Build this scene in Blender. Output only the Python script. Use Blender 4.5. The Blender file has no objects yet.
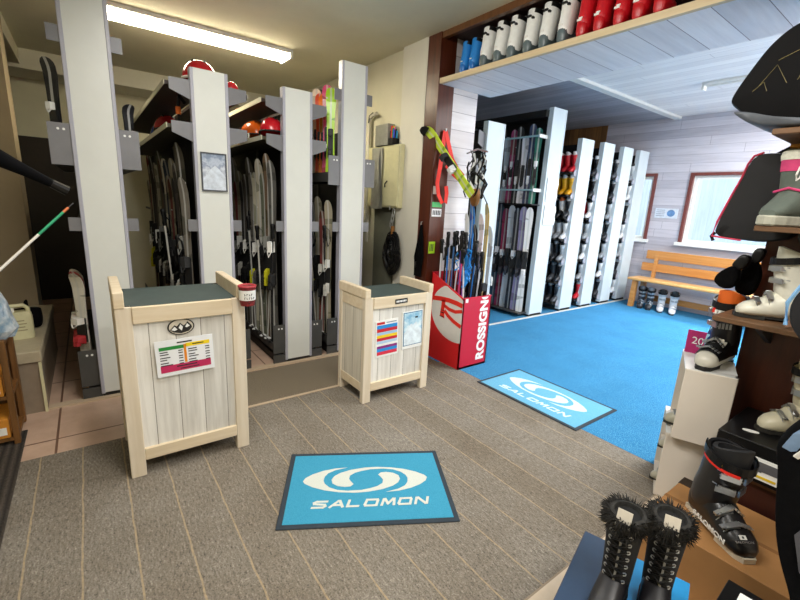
import bpy, bmesh, math, random
from mathutils import Vector, Matrix, Euler
R_ = math.radians
PI = math.pi
random.seed(7)
SC = bpy.context.scene
COL = SC.collection
SC.view_settings.view_transform = 'Standard'
SC.view_settings.look = 'None'
SC.view_settings.exposure = 0.5
SC.view_settings.gamma = 1.0

# ------------------------------------------------------------------ colour + materials
def C(h):
    h = h.lstrip('#')
    out = []
    for i in (0, 2, 4):
        c = int(h[i:i+2], 16) / 255
        out.append(c/12.92 if c <= .04045 else ((c+.055)/1.055)**2.4)
    return (*out, 1.0)

MATS = {}
class NT:
    def __init__(s, name):
        s.m = bpy.data.materials.new(name); s.m.use_nodes = True
        s.t = s.m.node_tree; s.b = s.t.nodes['Principled BSDF']
    def n(s, typ, **kw):
        o = s.t.nodes.new(typ)
        for k, v in kw.items(): setattr(o, k, v)
        return o
    def l(s, a, b): s.t.links.new(a, b)
    def math(s, op, a, b=None, clamp=False):
        o = s.n('ShaderNodeMath', operation=op); o.use_clamp = clamp
        for i, x in enumerate((a, b)):
            if x is None: continue
            if hasattr(x, 'links'): s.l(x, o.inputs[i])
            else: o.inputs[i].default_value = x
        return o.outputs[0]
    def mix(s, f, a, b, mode='MIX'):
        o = s.n('ShaderNodeMix', data_type='RGBA', blend_type=mode)
        for sock, x in ((o.inputs[0], f), (o.inputs[6], a), (o.inputs[7], b)):
            if hasattr(x, 'links'): s.l(x, sock)
            else: sock.default_value = x
        return o.outputs[2]
    def coords(s, world=False):
        if world:
            return s.n('ShaderNodeNewGeometry').outputs['Position']
        return s.n('ShaderNodeTexCoord').outputs['Object']
    def sep(s, v):
        o = s.n('ShaderNodeSeparateXYZ'); s.l(v, o.inputs[0]); return o.outputs
    def noise(s, vec, scale=5, detail=3, rough=.5, stretch=None):
        if stretch:
            mp = s.n('ShaderNodeMapping'); mp.inputs['Scale'].default_value = stretch
            s.l(vec, mp.inputs[0]); vec = mp.outputs[0]
        o = s.n('ShaderNodeTexNoise'); o.inputs['Scale'].default_value = scale
        o.inputs['Detail'].default_value = detail; o.inputs['Roughness'].default_value = rough
        s.l(vec, o.inputs['Vector']); return o.outputs['Fac']
    def ramp(s, f, stops):
        o = s.n('ShaderNodeValToRGB')
        el = o.color_ramp.elements
        while len(el) < len(stops): el.new(.5)
        for e, (p, c) in zip(el, stops): e.position = p; e.color = c
        s.l(f, o.inputs[0]); return o.outputs[0]
    def bump(s, h, strength=.3, dist=.01):
        o = s.n('ShaderNodeBump'); o.inputs['Strength'].default_value = strength
        o.inputs['Distance'].default_value = dist
        s.l(h, o.inputs['Height']); s.l(o.outputs[0], s.b.inputs['Normal'])
    def col(s, c):
        if hasattr(c, 'links'): s.l(c, s.b.inputs['Base Color'])
        else: s.b.inputs['Base Color'].default_value = c
    def set(s, **kw):
        for k, v in kw.items(): s.b.inputs[k.replace('_', ' ')].default_value = v

def plain(name, hexc, rough=.5, metal=0., var=.12, scale=18, bump=.0, spec=None, alpha=None):
    if name in MATS: return MATS[name]
    k = NT(name); c = C(hexc)
    f = k.noise(k.coords(), scale, 4, .6)
    lo = tuple(x*(1-var) for x in c[:3]) + (1,); hi = tuple(min(1, x*(1+var)) for x in c[:3]) + (1,)
    k.col(k.ramp(f, [(.3, lo), (.7, hi)]))
    k.set(Roughness=rough, Metallic=metal)
    if bump: k.bump(f, bump, .004)
    MATS[name] = k.m
    return k.m

def objcol(name, rough=.4, var=.15, metal=0.):
    """takes its base colour from the object's own colour"""
    if name in MATS: return MATS[name]
    k = NT(name); oi = k.n('ShaderNodeObjectInfo')
    f = k.noise(k.coords(), 25, 3, .6)
    g = k.math('MULTIPLY_ADD', f, var*2); k.t.nodes[-1].inputs[2].default_value = 1-var
    mx = k.mix(1.0, oi.outputs['Color'], g, 'MULTIPLY')
    k.col(mx); k.set(Roughness=rough, Metallic=metal)
    MATS[name] = k.m
    return k.m

def emis(name, hexc, strength):
    k = NT(name); k.col(C(hexc))
    k.b.inputs['Emission Color'].default_value = C(hexc)
    k.b.inputs['Emission Strength'].default_value = strength
    MATS[name] = k.m
    return k.m

def planks(name, across, along, width, ca, cb, gap='#4a4048', gapw=.02, rough=.5, off=0., grain=1., world=False, joint=None, bump=.25, cut=.5):
    """boards: a new one every `width` along axis `across`"""
    k = NT(name); v = k.coords(world); xyz = k.sep(v)
    a = xyz['XYZ'.index(across)]
    t = k.math('DIVIDE', k.math('ADD', a, 100+off), width)
    idx = k.math('FLOOR', t); fr = k.math('FRACT', t)
    wn = k.n('ShaderNodeTexWhiteNoise', noise_dimensions='1D'); k.l(idx, wn.inputs['W'])
    st = [14., 14., 14.]; st['XYZ'.index(along)] = 1.0
    comb = k.n('ShaderNodeVectorMath', operation='ADD'); k.l(v, comb.inputs[0])
    cx = k.n('ShaderNodeCombineXYZ'); k.l(k.math('MULTIPLY', idx, 3.71), cx.inputs['XYZ'.index(along)])
    k.l(cx.outputs[0], comb.inputs[1])
    g = k.noise(comb.outputs[0], 2.2*grain, 6, .62, st)
    f = k.math('ADD', k.math('MULTIPLY', g, .75), k.math('MULTIPLY', wn.outputs[0], .35))
    base = k.ramp(f, [(.3, C(ca)), (.75, C(cb))])
    edge = k.math('ABSOLUTE', k.math('SUBTRACT', fr, .5))
    m = k.math('GREATER_THAN', edge, .5-gapw/2)
    if joint:
        b = xyz['XYZ'.index(along)]
        jt = k.math('FRACT', k.math('ADD', k.math('DIVIDE', k.math('ADD', b, 100), joint), k.math('MULTIPLY', wn.outputs[0], 5)))
        m = k.math('MAXIMUM', m, k.math('LESS_THAN', jt, .004/joint*1.2))
    k.col(k.mix(m, base, C(gap)))
    k.set(Roughness=rough)
    h = k.math('SUBTRACT', k.math('MULTIPLY', g, .3), m)
    k.bump(h, bump, .004)
    MATS[name] = k.m
    return k.m

# ------------------------------------------------------------------ mesh builder
class MB:
    def __init__(s): s.v = []; s.f = []; s.mi = []; s.cur = 0
    def _f(s, idx): s.f.append(idx); s.mi.append(s.cur)
    def box(s, x0, x1, y0, y1, z0, z1, M=None):
        b = len(s.v)
        P = [(x0,y0,z0),(x1,y0,z0),(x1,y1,z0),(x0,y1,z0),(x0,y0,z1),(x1,y0,z1),(x1,y1,z1),(x0,y1,z1)]
        for p in P: s.v.append(tuple(M @ Vector(p)) if M else p)
        for q in ((0,3,2,1),(4,5,6,7),(0,1,5,4),(1,2,6,5),(2,3,7,6),(3,0,4,7)): s._f(tuple(b+i for i in q))
        return s
    def cbox(s, c, size, M=None):
        h = [x/2 for x in size]
        T = Matrix.Translation(c)
        if M: T = T @ M
        return s.box(-h[0], h[0], -h[1], h[1], -h[2], h[2], T)
    def loft(s, rings, cap0=True, cap1=True, closed=True):
        b = len(s.v); n = len(rings[0])
        for r in rings: s.v.extend(tuple(p) for p in r)
        for i in range(len(rings)-1):
            for j in range(n if closed else n-1):
                a = b+i*n+j; c = b+i*n+(j+1) % n
                s._f((a, c, c+n, a+n))
        if cap0: s._f(tuple(b+j for j in reversed(range(n))))
        if cap1: s._f(tuple(b+(len(rings)-1)*n+j for j in range(n)))
        return s
    def tube(s, pts, r, n=6, cap=True):
        pts = [Vector(p) for p in pts]; rings = []
        up = Vector((0, 0, 1))
        for i, p in enumerate(pts):
            d = (pts[min(i+1, len(pts)-1)] - pts[max(i-1, 0)])
            if d.length < 1e-9: d = Vector((0, 0, 1))
            d.normalize()
            u = d.cross(up)
            if u.length < .05: u = d.cross(Vector((0, 1, 0)))
            u.normalize(); w = u.cross(d).normalized()
            rr = r[i] if isinstance(r, (list, tuple)) else r
            rings.append([p + (u*math.cos(2*PI*k/n) + w*math.sin(2*PI*k/n))*rr for k in range(n)])
        return s.loft(rings, cap, cap)
    def ribbon(s, pts, w, th=.003, side=Vector((1, 0, 0))):
        """flat strap following pts; `side` is its width direction"""
        pts = [Vector(p) for p in pts]; rings = []
        for i, p in enumerate(pts):
            d = (pts[min(i+1, len(pts)-1)] - pts[max(i-1, 0)]).normalized()
            sd = (side - d*side.dot(d))
            if sd.length < .05: sd = d.cross(Vector((.3, .5, .8)))
            sd.normalize(); nn = d.cross(sd)
            rings.append([p+sd*w/2+nn*th/2, p-sd*w/2+nn*th/2, p-sd*w/2-nn*th/2, p+sd*w/2-nn*th/2])
        return s.loft(rings)
    def cyl(s, c, r, h, n=16, r2=None, M=None):
        r2 = r if r2 is None else r2
        A = [Vector((math.cos(2*PI*k/n)*r, math.sin(2*PI*k/n)*r, 0)) for k in range(n)]
        B = [Vector((math.cos(2*PI*k/n)*r2, math.sin(2*PI*k/n)*r2, h)) for k in range(n)]
        T = Matrix.Translation(c)
        if M: T = T @ M
        return s.loft([[T @ p for p in A], [T @ p for p in B]])
    def prism(s, poly, d0, d1, plane='XZ'):
        def mk(p, d):
            return {'XZ': (p[0], d, p[1]), 'XY': (p[0], p[1], d), 'YZ': (d, p[0], p[1])}[plane]
        return s.loft([[mk(p, d0) for p in poly], [mk(p, d1) for p in poly]])
    def puff(s, poly, c, depth, plane='XZ', n=5, shrink=.25):
        """a cushion: the outline `poly`, thick in the middle"""
        for _ in range(2):
            q_ = []
            for a_, b_ in zip(poly, poly[1:]+poly[:1]):
                q_ += [(a_[0]*.78+b_[0]*.22, a_[1]*.78+b_[1]*.22), (a_[0]*.22+b_[0]*.78, a_[1]*.22+b_[1]*.78)]
            poly = q_
        cx = sum(p[0] for p in poly)/len(poly); cy = sum(p[1] for p in poly)/len(poly)
        rings = []
        for i in range(-n, n+1):
            t = i/n; k = 1-shrink*abs(t)**2.5 - (.0 if abs(t) < 1 else .25)
            d = c + depth/2*math.sin(t*PI/2)
            ring = []
            for p in poly:
                q = (cx+(p[0]-cx)*k, cy+(p[1]-cy)*k)
                ring.append({'XZ': (q[0], d, q[1]), 'XY': (q[0], q[1], d), 'YZ': (d, q[0], q[1])}[plane])
            rings.append(ring)
        return s.loft(rings)
    def poly(s, pts):
        b = len(s.v); s.v.extend(tuple(p) for p in pts); s._f(tuple(range(b, b+len(pts)))); return s
    def mesh(s, name, mats, smooth=None, bevel=0., seg=1):
        me = bpy.data.meshes.new(name)
        bm = bmesh.new()
        vs = [bm.verts.new(p) for p in s.v]
        for f, mi in zip(s.f, s.mi):
            try:
                fa = bm.faces.new([vs[i] for i in f]); fa.material_index = mi
            except ValueError: pass
        bmesh.ops.recalc_face_normals(bm, faces=bm.faces)
        if bevel:
            es = [e for e in bm.edges if len(e.link_faces) == 2 and e.calc_face_angle(0) > .6]
            bmesh.ops.bevel(bm, geom=es, offset=bevel, segments=seg, affect='EDGES', clamp_overlap=True)
        bm.to_mesh(me); bm.free()
        for m in (mats if isinstance(mats, (list, tuple)) else [mats]): me.materials.append(m)
        if smooth is not None:
            for p in me.polygons: p.use_smooth = True
            me.set_sharp_from_angle(angle=R_(smooth))
        return me
    def build(s, name, mats, parent=None, smooth=None, bevel=0., seg=1, loc=None, color=None, label=None):
        o = bpy.data.objects.new(name, s.mesh(name, mats, smooth, bevel, seg)); COL.objects.link(o)
        if parent: o.parent = parent
        if loc: o.location = loc
        if color: o.color = color
        if label: o['label'] = label
        return o

def ell(cx, cy, rx, ry, z, n=20, p=2., a0=0., a1=None):
    out = []
    for k in range(n):
        a = 2*PI*k/n
        c, s_ = math.cos(a), math.sin(a)
        out.append((cx+rx*math.copysign(abs(c)**(2/p), c), cy+ry*math.copysign(abs(s_)**(2/p), s_), z))
    return out

def thing(name, label, cat, loc=(0, 0, 0), rz=0., group=None, rot=None):
    o = bpy.data.objects.new(name, None); COL.objects.link(o)
    o.empty_display_size = .05
    o.location = loc; o.rotation_euler = rot if rot else (0, 0, rz)
    tag(o, label, cat, group); return o
def tag(o, label, cat, group=None, kind=None):
    o['label'] = label; o['category'] = cat
    if group: o['group'] = group
    if kind: o['kind'] = kind
    return o
def struct(o):
    o['kind'] = 'structure'; return o
def dup(o, loc=None, rz=None, label=None, color=None, scale=None, rot=None, parent=None, colors=None):
    c = o.copy(); COL.objects.link(c)
    if parent: c.parent = parent
    if loc is not None: c.location = loc
    if rz is not None: c.rotation_euler = (0, 0, rz)
    if rot is not None: c.rotation_euler = rot
    if scale is not None: c.scale = scale if isinstance(scale, (tuple, list)) else (scale,)*3
    if label: c['label'] = label
    for ch in [x for x in bpy.data.objects if x.parent == o]:
        k = dup(ch, parent=c, colors=colors)
        base = ch.name.split('.')[0]
        if colors and base in colors: k.color = colors[base]
    return c

def text(name, body, size, mat, parent=None, M=None, sx=1., shear=0., space=1., ext=.0006, align='CENTER', bold=0., clipy=None, fitw=None):
    cu = bpy.data.curves.new('t', 'FONT'); cu.body = body; cu.size = size; cu.align_x = align; cu.align_y = 'CENTER'
    cu.extrude = ext; cu.shear = shear; cu.space_character = space; cu.offset = bold
    to = bpy.data.objects.new('t', cu); COL.objects.link(to)
    dg = bpy.context.evaluated_depsgraph_get()
    me = bpy.data.meshes.new_from_object(to.evaluated_get(dg))
    bpy.data.objects.remove(to); bpy.data.curves.remove(cu)
    if fitw:
        xs = [v.co.x for v in me.vertices]; sx = fitw/(max(xs)-min(xs))
    me.transform(Matrix.Diagonal((sx, 1, 1, 1)))
    if clipy is not None:
        bm = bmesh.new(); bm.from_mesh(me)
        bmesh.ops.bisect_plane(bm, geom=bm.verts[:]+bm.edges[:]+bm.faces[:], plane_co=(clipy, 0, 0), plane_no=(1, 0, 0), clear_outer=True)
        bm.to_mesh(me); bm.free()
    if M: me.transform(M)
    me.materials.clear(); me.materials.append(mat)
    o = bpy.data.objects.new(name, me); COL.objects.link(o)
    if parent: o.parent = parent
    return o

ORD = ['first', 'second', 'third', 'fourth', 'fifth', 'sixth', 'seventh', 'eighth', 'ninth', 'tenth', 'eleventh', 'twelfth', 'thirteenth',
       'fourteenth', 'fifteenth', 'sixteenth', 'seventeenth', 'eighteenth', 'nineteenth', 'twentieth', 'twenty-first', 'twenty-second', 'twenty-third', 'twenty-fourth']

# ------------------------------------------------------------------ material set
M_wall = plain('cream_paint', '#cfcbb4', .7, var=.05, scale=3)
M_wallw = plain('white_paint', '#d6d3c6', .7, var=.04, scale=3)
M_ceil = plain('ceiling_paint', '#d8d4be', .8, var=.05, scale=2)
M_tan = plain('tan_paint', '#8f8068', .75, var=.08, scale=3)
M_panel = plain('panel_enamel', '#d7d9d2', .35, var=.03, scale=4)
M_panelb = plain('panel_enamel_cool', '#d3dee3', .35, var=.03, scale=4)
M_trimg = plain('panel_edge_grey', '#a9a9b4', .35, var=.04, scale=6)
M_plate = plain('rack_grey_steel', '#77777a', .45, .2, var=.06, scale=9)
M_dplate = plain('rack_dark_steel', '#4a4a48', .5, .2, var=.08, scale=9)
M_dark = plain('rack_black', '#191817', .6, var=.2)
M_black = plain('black_plastic', '#0d0d0e', .42, var=.25)
M_black.node_tree.nodes['Principled BSDF'].inputs['Specular IOR Level'].default_value = .35
M_blackc = plain('black_cloth', '#08080a', .95, var=.3, scale=60, bump=.3)
M_blackc.node_tree.nodes['Principled BSDF'].inputs['Specular IOR Level'].default_value = .12
M_steel = plain('brushed_steel', '#c4c6c8', .28, .9, var=.08)
M_white = plain('white_plastic', '#e4e4e0', .35, var=.04)
M_paper = plain('white_paper', '#eeeeea', .8, var=.02)
M_cream = plain('cream_plastic', '#d4cfa6', .4, var=.05)
M_pine = planks('pine_frame', 'Y', 'Z', 5., '#d8c9b0', '#efe5d4', gap='#cbb28a', gapw=0, rough=.55, bump=.1)
M_pineh = planks('pine_rail', 'Z', 'Y', 5., '#d9c6a6', '#eee2cb', gap='#cbb28a', gapw=0, rough=.55, bump=.1)
M_pinew = planks('limed_boards', 'Y', 'Z', .118, '#bdb8ae', '#efece4', gap='#857d70', gapw=.03, rough=.6, bump=.2, off=.05)
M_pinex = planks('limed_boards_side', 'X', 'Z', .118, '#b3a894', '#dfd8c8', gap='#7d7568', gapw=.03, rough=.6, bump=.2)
M_post = planks('dark_stained_post', 'Y', 'Z', 4., '#2a0f08', '#5a2a18', gapw=0, rough=.35, bump=.08)
M_brown = planks('brown_stained_board', 'X', 'Z', 5., '#3c2313', '#6b4424', gapw=0, rough=.4, bump=.08)
M_shelfw = planks('worn_brown_shelf', 'Y', 'X', 3., '#4d3420', '#7d5c3e', gapw=0, rough=.5, bump=.1)
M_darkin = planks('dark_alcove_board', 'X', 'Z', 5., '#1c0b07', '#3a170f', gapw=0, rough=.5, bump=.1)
M_edge = planks('pale_shelf_edge', 'Z', 'X', 5., '#c9b48f', '#e6d6b4', gapw=0, rough=.5, bump=.05)
M_soffit = planks('whitewashed_soffit', 'X', 'Y', .2, '#cfccd2', '#ebe8ec', gap='#6d5c66', gapw=.02, rough=.5, grain=.8)
M_wbwall = planks('whitewashed_wall', 'Z', 'X', .128, '#a8a4ae', '#c8c4cc', gap='#8a8692', gapw=.028, rough=.55, joint=1.9)
M_wbside = planks('whitewashed_reveal', 'Z', 'Y', .148, '#cdc6c8', '#e4dfe0', gap='#8d8288', gapw=.03, rough=.55)
M_bceil = planks('whitewashed_ceiling', 'Y', 'X', .135, '#d4d2d4', '#eceaea', gap='#b0aeb4', gapw=.03, rough=.5, joint=2.7)
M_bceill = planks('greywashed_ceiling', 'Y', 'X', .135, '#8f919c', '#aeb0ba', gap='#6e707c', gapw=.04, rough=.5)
M_brownw = planks('brown_wall_boards', 'X', 'Z', .09, '#5b3d20', '#8a6236', gap='#3a2614', gapw=.04, rough=.5)
M_bench = planks('orange_pine', 'Z', 'X', 5., '#bd7f3e', '#dca868', gapw=0, rough=.35, bump=.05)
M_benchs = planks('orange_pine_seat', 'Y', 'X', 5., '#cf9650', '#e8bd80', gapw=0, rough=.3, bump=.05)
M_card = plain('brown_cardboard', '#a97a48', .75, var=.07, scale=7)
M_cardw = plain('pale_box_board', '#e2d9cc', .6, var=.03, scale=4)
M_tape = plain('dark_box_tape', '#2c2119', .4, var=.1)
M_winframe = plain('window_red_brown', '#6d3630', .45, var=.1)
M_red = plain('bin_red', '#d81f24', .35, var=.04, scale=4)
M_redd = plain('bin_red_side', '#c4182e', .35, var=.04, scale=4)
M_binw = plain('bin_white', '#dddad4', .4, var=.03)
M_strapred = plain('red_webbing', '#e02818', .6, var=.1)
M_blue = plain('bright_blue_webbing', '#1e8ee0', .6, var=.1)
M_dslate = plain('slate_counter_top', '#3c4a48', .6, var=.12, scale=14, bump=.05)
M_rubber = plain('mat_border_rubber', '#2a3640', .8, var=.1)

k = NT('mat_blue'); f = k.noise(k.coords(), 500, 2); k.col(k.ramp(f, [(.35, C('#2788ab')), (.65, C('#439fbf'))])); k.set(Roughness=.95); k.bump(f, .3, .003); M_matb = k.m
k = NT('mat_blue_pale'); f = k.noise(k.coords(), 500, 2); k.col(k.ramp(f, [(.35, C('#529fc4')), (.65, C('#74b8d8'))])); k.set(Roughness=.95); k.bump(f, .3, .003); M_matb2 = k.m
k = NT('mat_white_pile'); f = k.noise(k.coords(), 400, 2); k.col(k.ramp(f, [(.35, C('#bfc6c0')), (.65, C('#dadccf'))])); k.set(Roughness=.95); M_matw = k.m
k = NT('mat_white_faded'); f = k.noise(k.coords(), 400, 2); k.col(k.ramp(f, [(.35, C('#b9dcea')), (.65, C('#dcecf2'))])); k.set(Roughness=.95); M_matw2 = k.m

# grey-brown loop carpet with pale seams between its strips
k = NT('heather_carpet'); v = k.coords(True); xyz = k.sep(v)
f1 = k.noise(v, 150, 3, .75); f2 = k.noise(v, 2.3, 3, .6); f3 = k.noise(v, 38, 2, .6, (1, 2.6, 1))
f = k.math('ADD', k.math('MULTIPLY', f1, .62), k.math('MULTIPLY', f3, .38))
base = k.ramp(f, [(.33, C('#4a4743')), (.46, C('#86827b')), (.56, C('#9a968f')), (.70, C('#cac6bf'))])
tint = k.ramp(f2, [(.3, C('#d8cfc4')), (.7, C('#f6f2ec'))])
base = k.mix(1., base, tint, 'MULTIPLY')
wob = k.math('MULTIPLY', k.math('SUBTRACT', k.noise(v, 9, 2), .5), .012)
t = k.math('DIVIDE', k.math('ADD', k.math('ADD', xyz[1], wob), 100.154), .1835)
idx = k.math('FLOOR', t)
wn = k.n('ShaderNodeTexWhiteNoise', noise_dimensions='1D'); k.l(idx, wn.inputs['W'])
base = k.mix(1., base, k.ramp(wn.outputs[0], [(0, C('#f4f0ea')), (1, C('#ffffff'))]), 'MULTIPLY')
e = k.math('ABSOLUTE', k.math('SUBTRACT', k.math('FRACT', t), .5))
mask = k.math('MULTIPLY', k.math('GREATER_THAN', e, .480), k.math('MULTIPLY', k.noise(v, 60, 2), 1.5, True), True)
k.col(k.mix(mask, base, C('#ab987a'))); k.set(Roughness=.97)
k.b.inputs['Specular IOR Level'].default_value = .15
k.bump(k.math('SUBTRACT', f, mask), .6, .006); M_carpet = k.m
k = NT('brown_carpet'); v = k.coords(True); f = k.noise(v, 150, 3, .75); k.col(k.ramp(f, [(.33, C('#3f382e')), (.5, C('#776b58')), (.68, C('#a39783'))])); k.set(Roughness=.97); k.bump(f, .5, .005); M_carpet2 = k.m

k = NT('blue_carpet'); v = k.coords(True)
f = k.noise(v, 160, 3, .7); g = k.noise(v, 3, 3)
base = k.ramp(f, [(.35, C('#20699a')), (.5, C('#3484b6')), (.66, C('#6aaad0'))])
k.col(k.mix(1., base, k.ramp(g, [(.3, C('#f0f0f0')), (.7, C('#ffffff'))]), 'MULTIPLY')); k.set(Roughness=.97)
k.b.inputs['Specular IOR Level'].default_value = .15
k.bump(f, .5, .005); M_bcarpet = k.m

def tiles(name, sx, sy, ox, oy, ca, cb, grout, gw):
    k = NT(name); v = k.coords(True); xyz = k.sep(v)
    tx = k.math('FRACT', k.math('DIVIDE', k.math('ADD', xyz[0], 100*sx-ox), sx)); ty = k.math('FRACT', k.math('DIVIDE', k.math('ADD', xyz[1], 100*sy-oy), sy))
    m = k.math('MAXIMUM', k.math('LESS_THAN', tx, gw/sx), k.math('LESS_THAN', ty, gw/sy))
    f = k.noise(v, 6, 4, .6)
    k.col(k.mix(m, k.ramp(f, [(.3, C(ca)), (.7, C(cb))]), C(grout))); k.set(Roughness=.35)
    k.bump(k.math('SUBTRACT', 1., m), .3, .003)
    return k.m
M_tile = tiles('peach_floor_tile', .46, .47, -2.93, -.275, '#bb9c86', '#d0b29c', '#755848', .012)
M_tile2 = tiles('beige_floor_tile', .4, .4, -.72, 2.3, '#c9b79e', '#dccbb4', '#95846e', .008)
M_ctile = tiles('cabinet_tile', .3, 40., -3.4, 0, '#857664', '#9a8b78', '#5c4f42', .006)
k = NT('ribbed_doormat'); v = k.coords(True); xyz = k.sep(v)
w = k.math('FRACT', k.math('MULTIPLY', xyz[1], 28.)); f = k.noise(v, 120, 3)
s_ = k.math('ABSOLUTE', k.math('SUBTRACT', w, .5))
k.col(k.mix(k.math('MULTIPLY', s_, 2.), k.ramp(f, [(.3, C('#3a322c')), (.7, C('#5e544a'))]), C('#241f1b'))); k.set(Roughness=.95)
k.bump(k.math('SUBTRACT', f, s_), .7, .01); M_ribmat = k.m

# ski top sheet: base colour from the object, blocks of a second tone, white flashes
k = NT('ski_topsheet'); oi = k.n('ShaderNodeObjectInfo'); v = k.coords(); xyz = k.sep(v)
zz = k.math('ADD', xyz[2], k.math('MULTIPLY', oi.outputs['Random'], 9.))
cz = k.n('ShaderNodeCombineXYZ'); k.l(zz, cz.inputs[2]); k.l(k.math('MULTIPLY', xyz[0], .3), cz.inputs[0])
n1 = k.noise(cz.outputs[0], 4.5, 2, .5); n2 = k.noise(cz.outputs[0], 13., 2, .5)
hs = k.n('ShaderNodeHueSaturation'); k.l(oi.outputs['Color'], hs.inputs['Color']); hs.inputs['Value'].default_value = .55; hs.inputs['Hue'].default_value = .53
c1 = k.mix(k.math('GREATER_THAN', n1, .55), oi.outputs['Color'], hs.outputs[0])
st_ = k.math('LESS_THAN', k.math('ABSOLUTE', xyz[0]), .009)
c2 = k.mix(k.math('MULTIPLY', st_, .6), k.mix(k.math('GREATER_THAN', n2, .72), c1, C('#cfcfcb')), C('#c9c9c4'))
k.col(c2); k.set(Roughness=.3); M_ski = k.m

M_shell = objcol('boot_shell', .32, .1)
M_glossy = objcol('coloured_gloss', .25, .1)
M_col = objcol('coloured_matte', .6, .12)
k = NT('window_glass'); k.set(Roughness=.02, Alpha=1.0); k.b.inputs['Transmission Weight'].default_value = 1.0; k.col((.95, .98, 1, 1)); k.b.inputs['IOR'].default_value = 1.02; M_glass = k.m
k = NT('clear_film'); f = k.noise(k.coords(), 14, 4); k.col(k.ramp(f, [(.35, C('#7da0bc')), (.6, C('#e6eef2'))])); k.set(Roughness=.2, Alpha=.75); k.bump(f, .8, .02); M_film = k.m
# picture prints
k = NT('mountain_print'); v = k.coords(); xyz = k.sep(v)
g = k.noise(v, 11, 6, .65); h = k.math('ADD', k.math('MULTIPLY', xyz[2], -1.6), k.math('MULTIPLY', g, 1.2))
k.col(k.ramp(h, [(.25, C('#7f8da2')), (.45, C('#b7c1cf')), (.55, C('#8e97ab')), (.72, C('#cfd5dc')), (.9, C('#9aa6b4'))])); k.set(Roughness=.25); M_print = k.m
k = NT('piste_map_print'); v = k.coords(); g = k.noise(v, 13, 6, .65)
k.col(k.ramp(g, [(.35, C('#7fb4d2')), (.5, C('#b9d8e6')), (.62, C('#e4eff2'))])); k.set(Roughness=.3); M_print2 = k.m
M_tube = emis('lamp_diffuser', '#fff3d2', 26.)
M_tubec = emis('lamp_diffuser_cool', '#eef5ff', 7.)

# ================================================================== CAMERA
cam = bpy.data.cameras.new('camera'); co = bpy.data.objects.new('camera', cam); COL.objects.link(co)
yaw, pit, rol = R_(-53.166), R_(13.073), R_(2.984)
fw = Vector((math.sin(yaw)*math.cos(pit), math.cos(yaw)*math.cos(pit), -math.sin(pit)))
rt = Vector((math.cos(yaw), -math.sin(yaw), 0)); up = rt.cross(fw)
r2 = rt*math.cos(rol) + up*math.sin(rol); u2 = -rt*math.sin(rol) + up*math.cos(rol)
mw = Matrix((r2, u2, -fw)).transposed().to_4x4(); mw.translation = (0, 0, 1.45)
co.matrix_world = mw
cam.sensor_width = 36; cam.lens = 417*36/800; cam.clip_start = .05; cam.clip_end = 100
SC.camera = co

# ================================================================== SETTING
def sbox(name, mat, *a, bevel=0.):
    return struct(MB().box(*a).build(name, mat, bevel=bevel))
sbox('floor', M_carpet, -2.75, -.72, -1.6, 2.6, -.1, 0)
sbox('floor', M_carpet2, -3.36, -2.75, .6, 2.55, -.1, 0)
sbox('trim_12', plain('pale_floor_strip', '#c3ad92', .5, var=.06), -2.765, -2.74, .6, 1.9, 0, .004)
sbox('floor', M_tile, -7.2, -2.75, -1.6, .6, -.1, 0)
sbox('floor', M_tile, -7.2, -3.36, .6, 2.55, -.1, 0)
sbox('floor', M_tile2, -.72, 1.8, -1.6, 2.6, -.1, 0)
sbox('floor', M_bcarpet, -7.2, 1.3, 2.6, 7.6, -.1, 0.001)
sbox('trim_1', plain('pale_floor_strip', '#c3ad92', .5, var=.06), -3.43, -3.365, -.33, 2.3, 0, .012)
sbox('trim_2', plain('white_floor_strip', '#dcd9cf', .5, var=.04), -3.40, -3.375, 3.05, 7.52, 0, .014)
sbox('ceiling', M_ceil, -7.2, 1.8, -1.6, 2.55, 2.86, 2.96)
sbox('wall_back', M_wall, -7.2, -7.0, -1.6, 2.55, 0, 2.86)
sbox('trim_3', M_wallw, -7.0, -6.44, -1.6, 2.55, 2.66, 2.86)
sbox('trim_4', M_wall, -6.44, -2.9, -.62, -.44, 2.70, 2.86)
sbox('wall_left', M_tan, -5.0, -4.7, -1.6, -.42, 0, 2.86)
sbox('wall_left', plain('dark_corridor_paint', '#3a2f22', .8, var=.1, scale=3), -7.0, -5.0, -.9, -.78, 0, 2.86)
sbox('corridor_dark_panel', plain('corridor_dark_tone', '#241b12', .7, var=.15), -6.99, -6.90, -.78, .25, 0, 2.0)  # dark panel added to darken the end of the corridor
sbox('wall_left', M_wall, -4.7, 1.8, -1.7, -1.6, 0, 2.86)
sbox('wall_front', M_wallw, 1.8, 1.9, -1.6, 7.6, 0, 2.97)
sbox('wall_right', M_wall, -7.0, -3.14, 2.55, 3.0, 0, 2.97)
sbox('wall_right', M_wallw, -3.50, -3.14, 2.515, 2.55, 0, 2.86)
sbox('trim_5', M_post, -3.14, -2.975, 2.52, 2.70, 0, 2.86)
sbox('wall_reveal', M_wbside, -3.14, -2.975, 2.70, 3.0, 0, 2.97)
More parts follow.
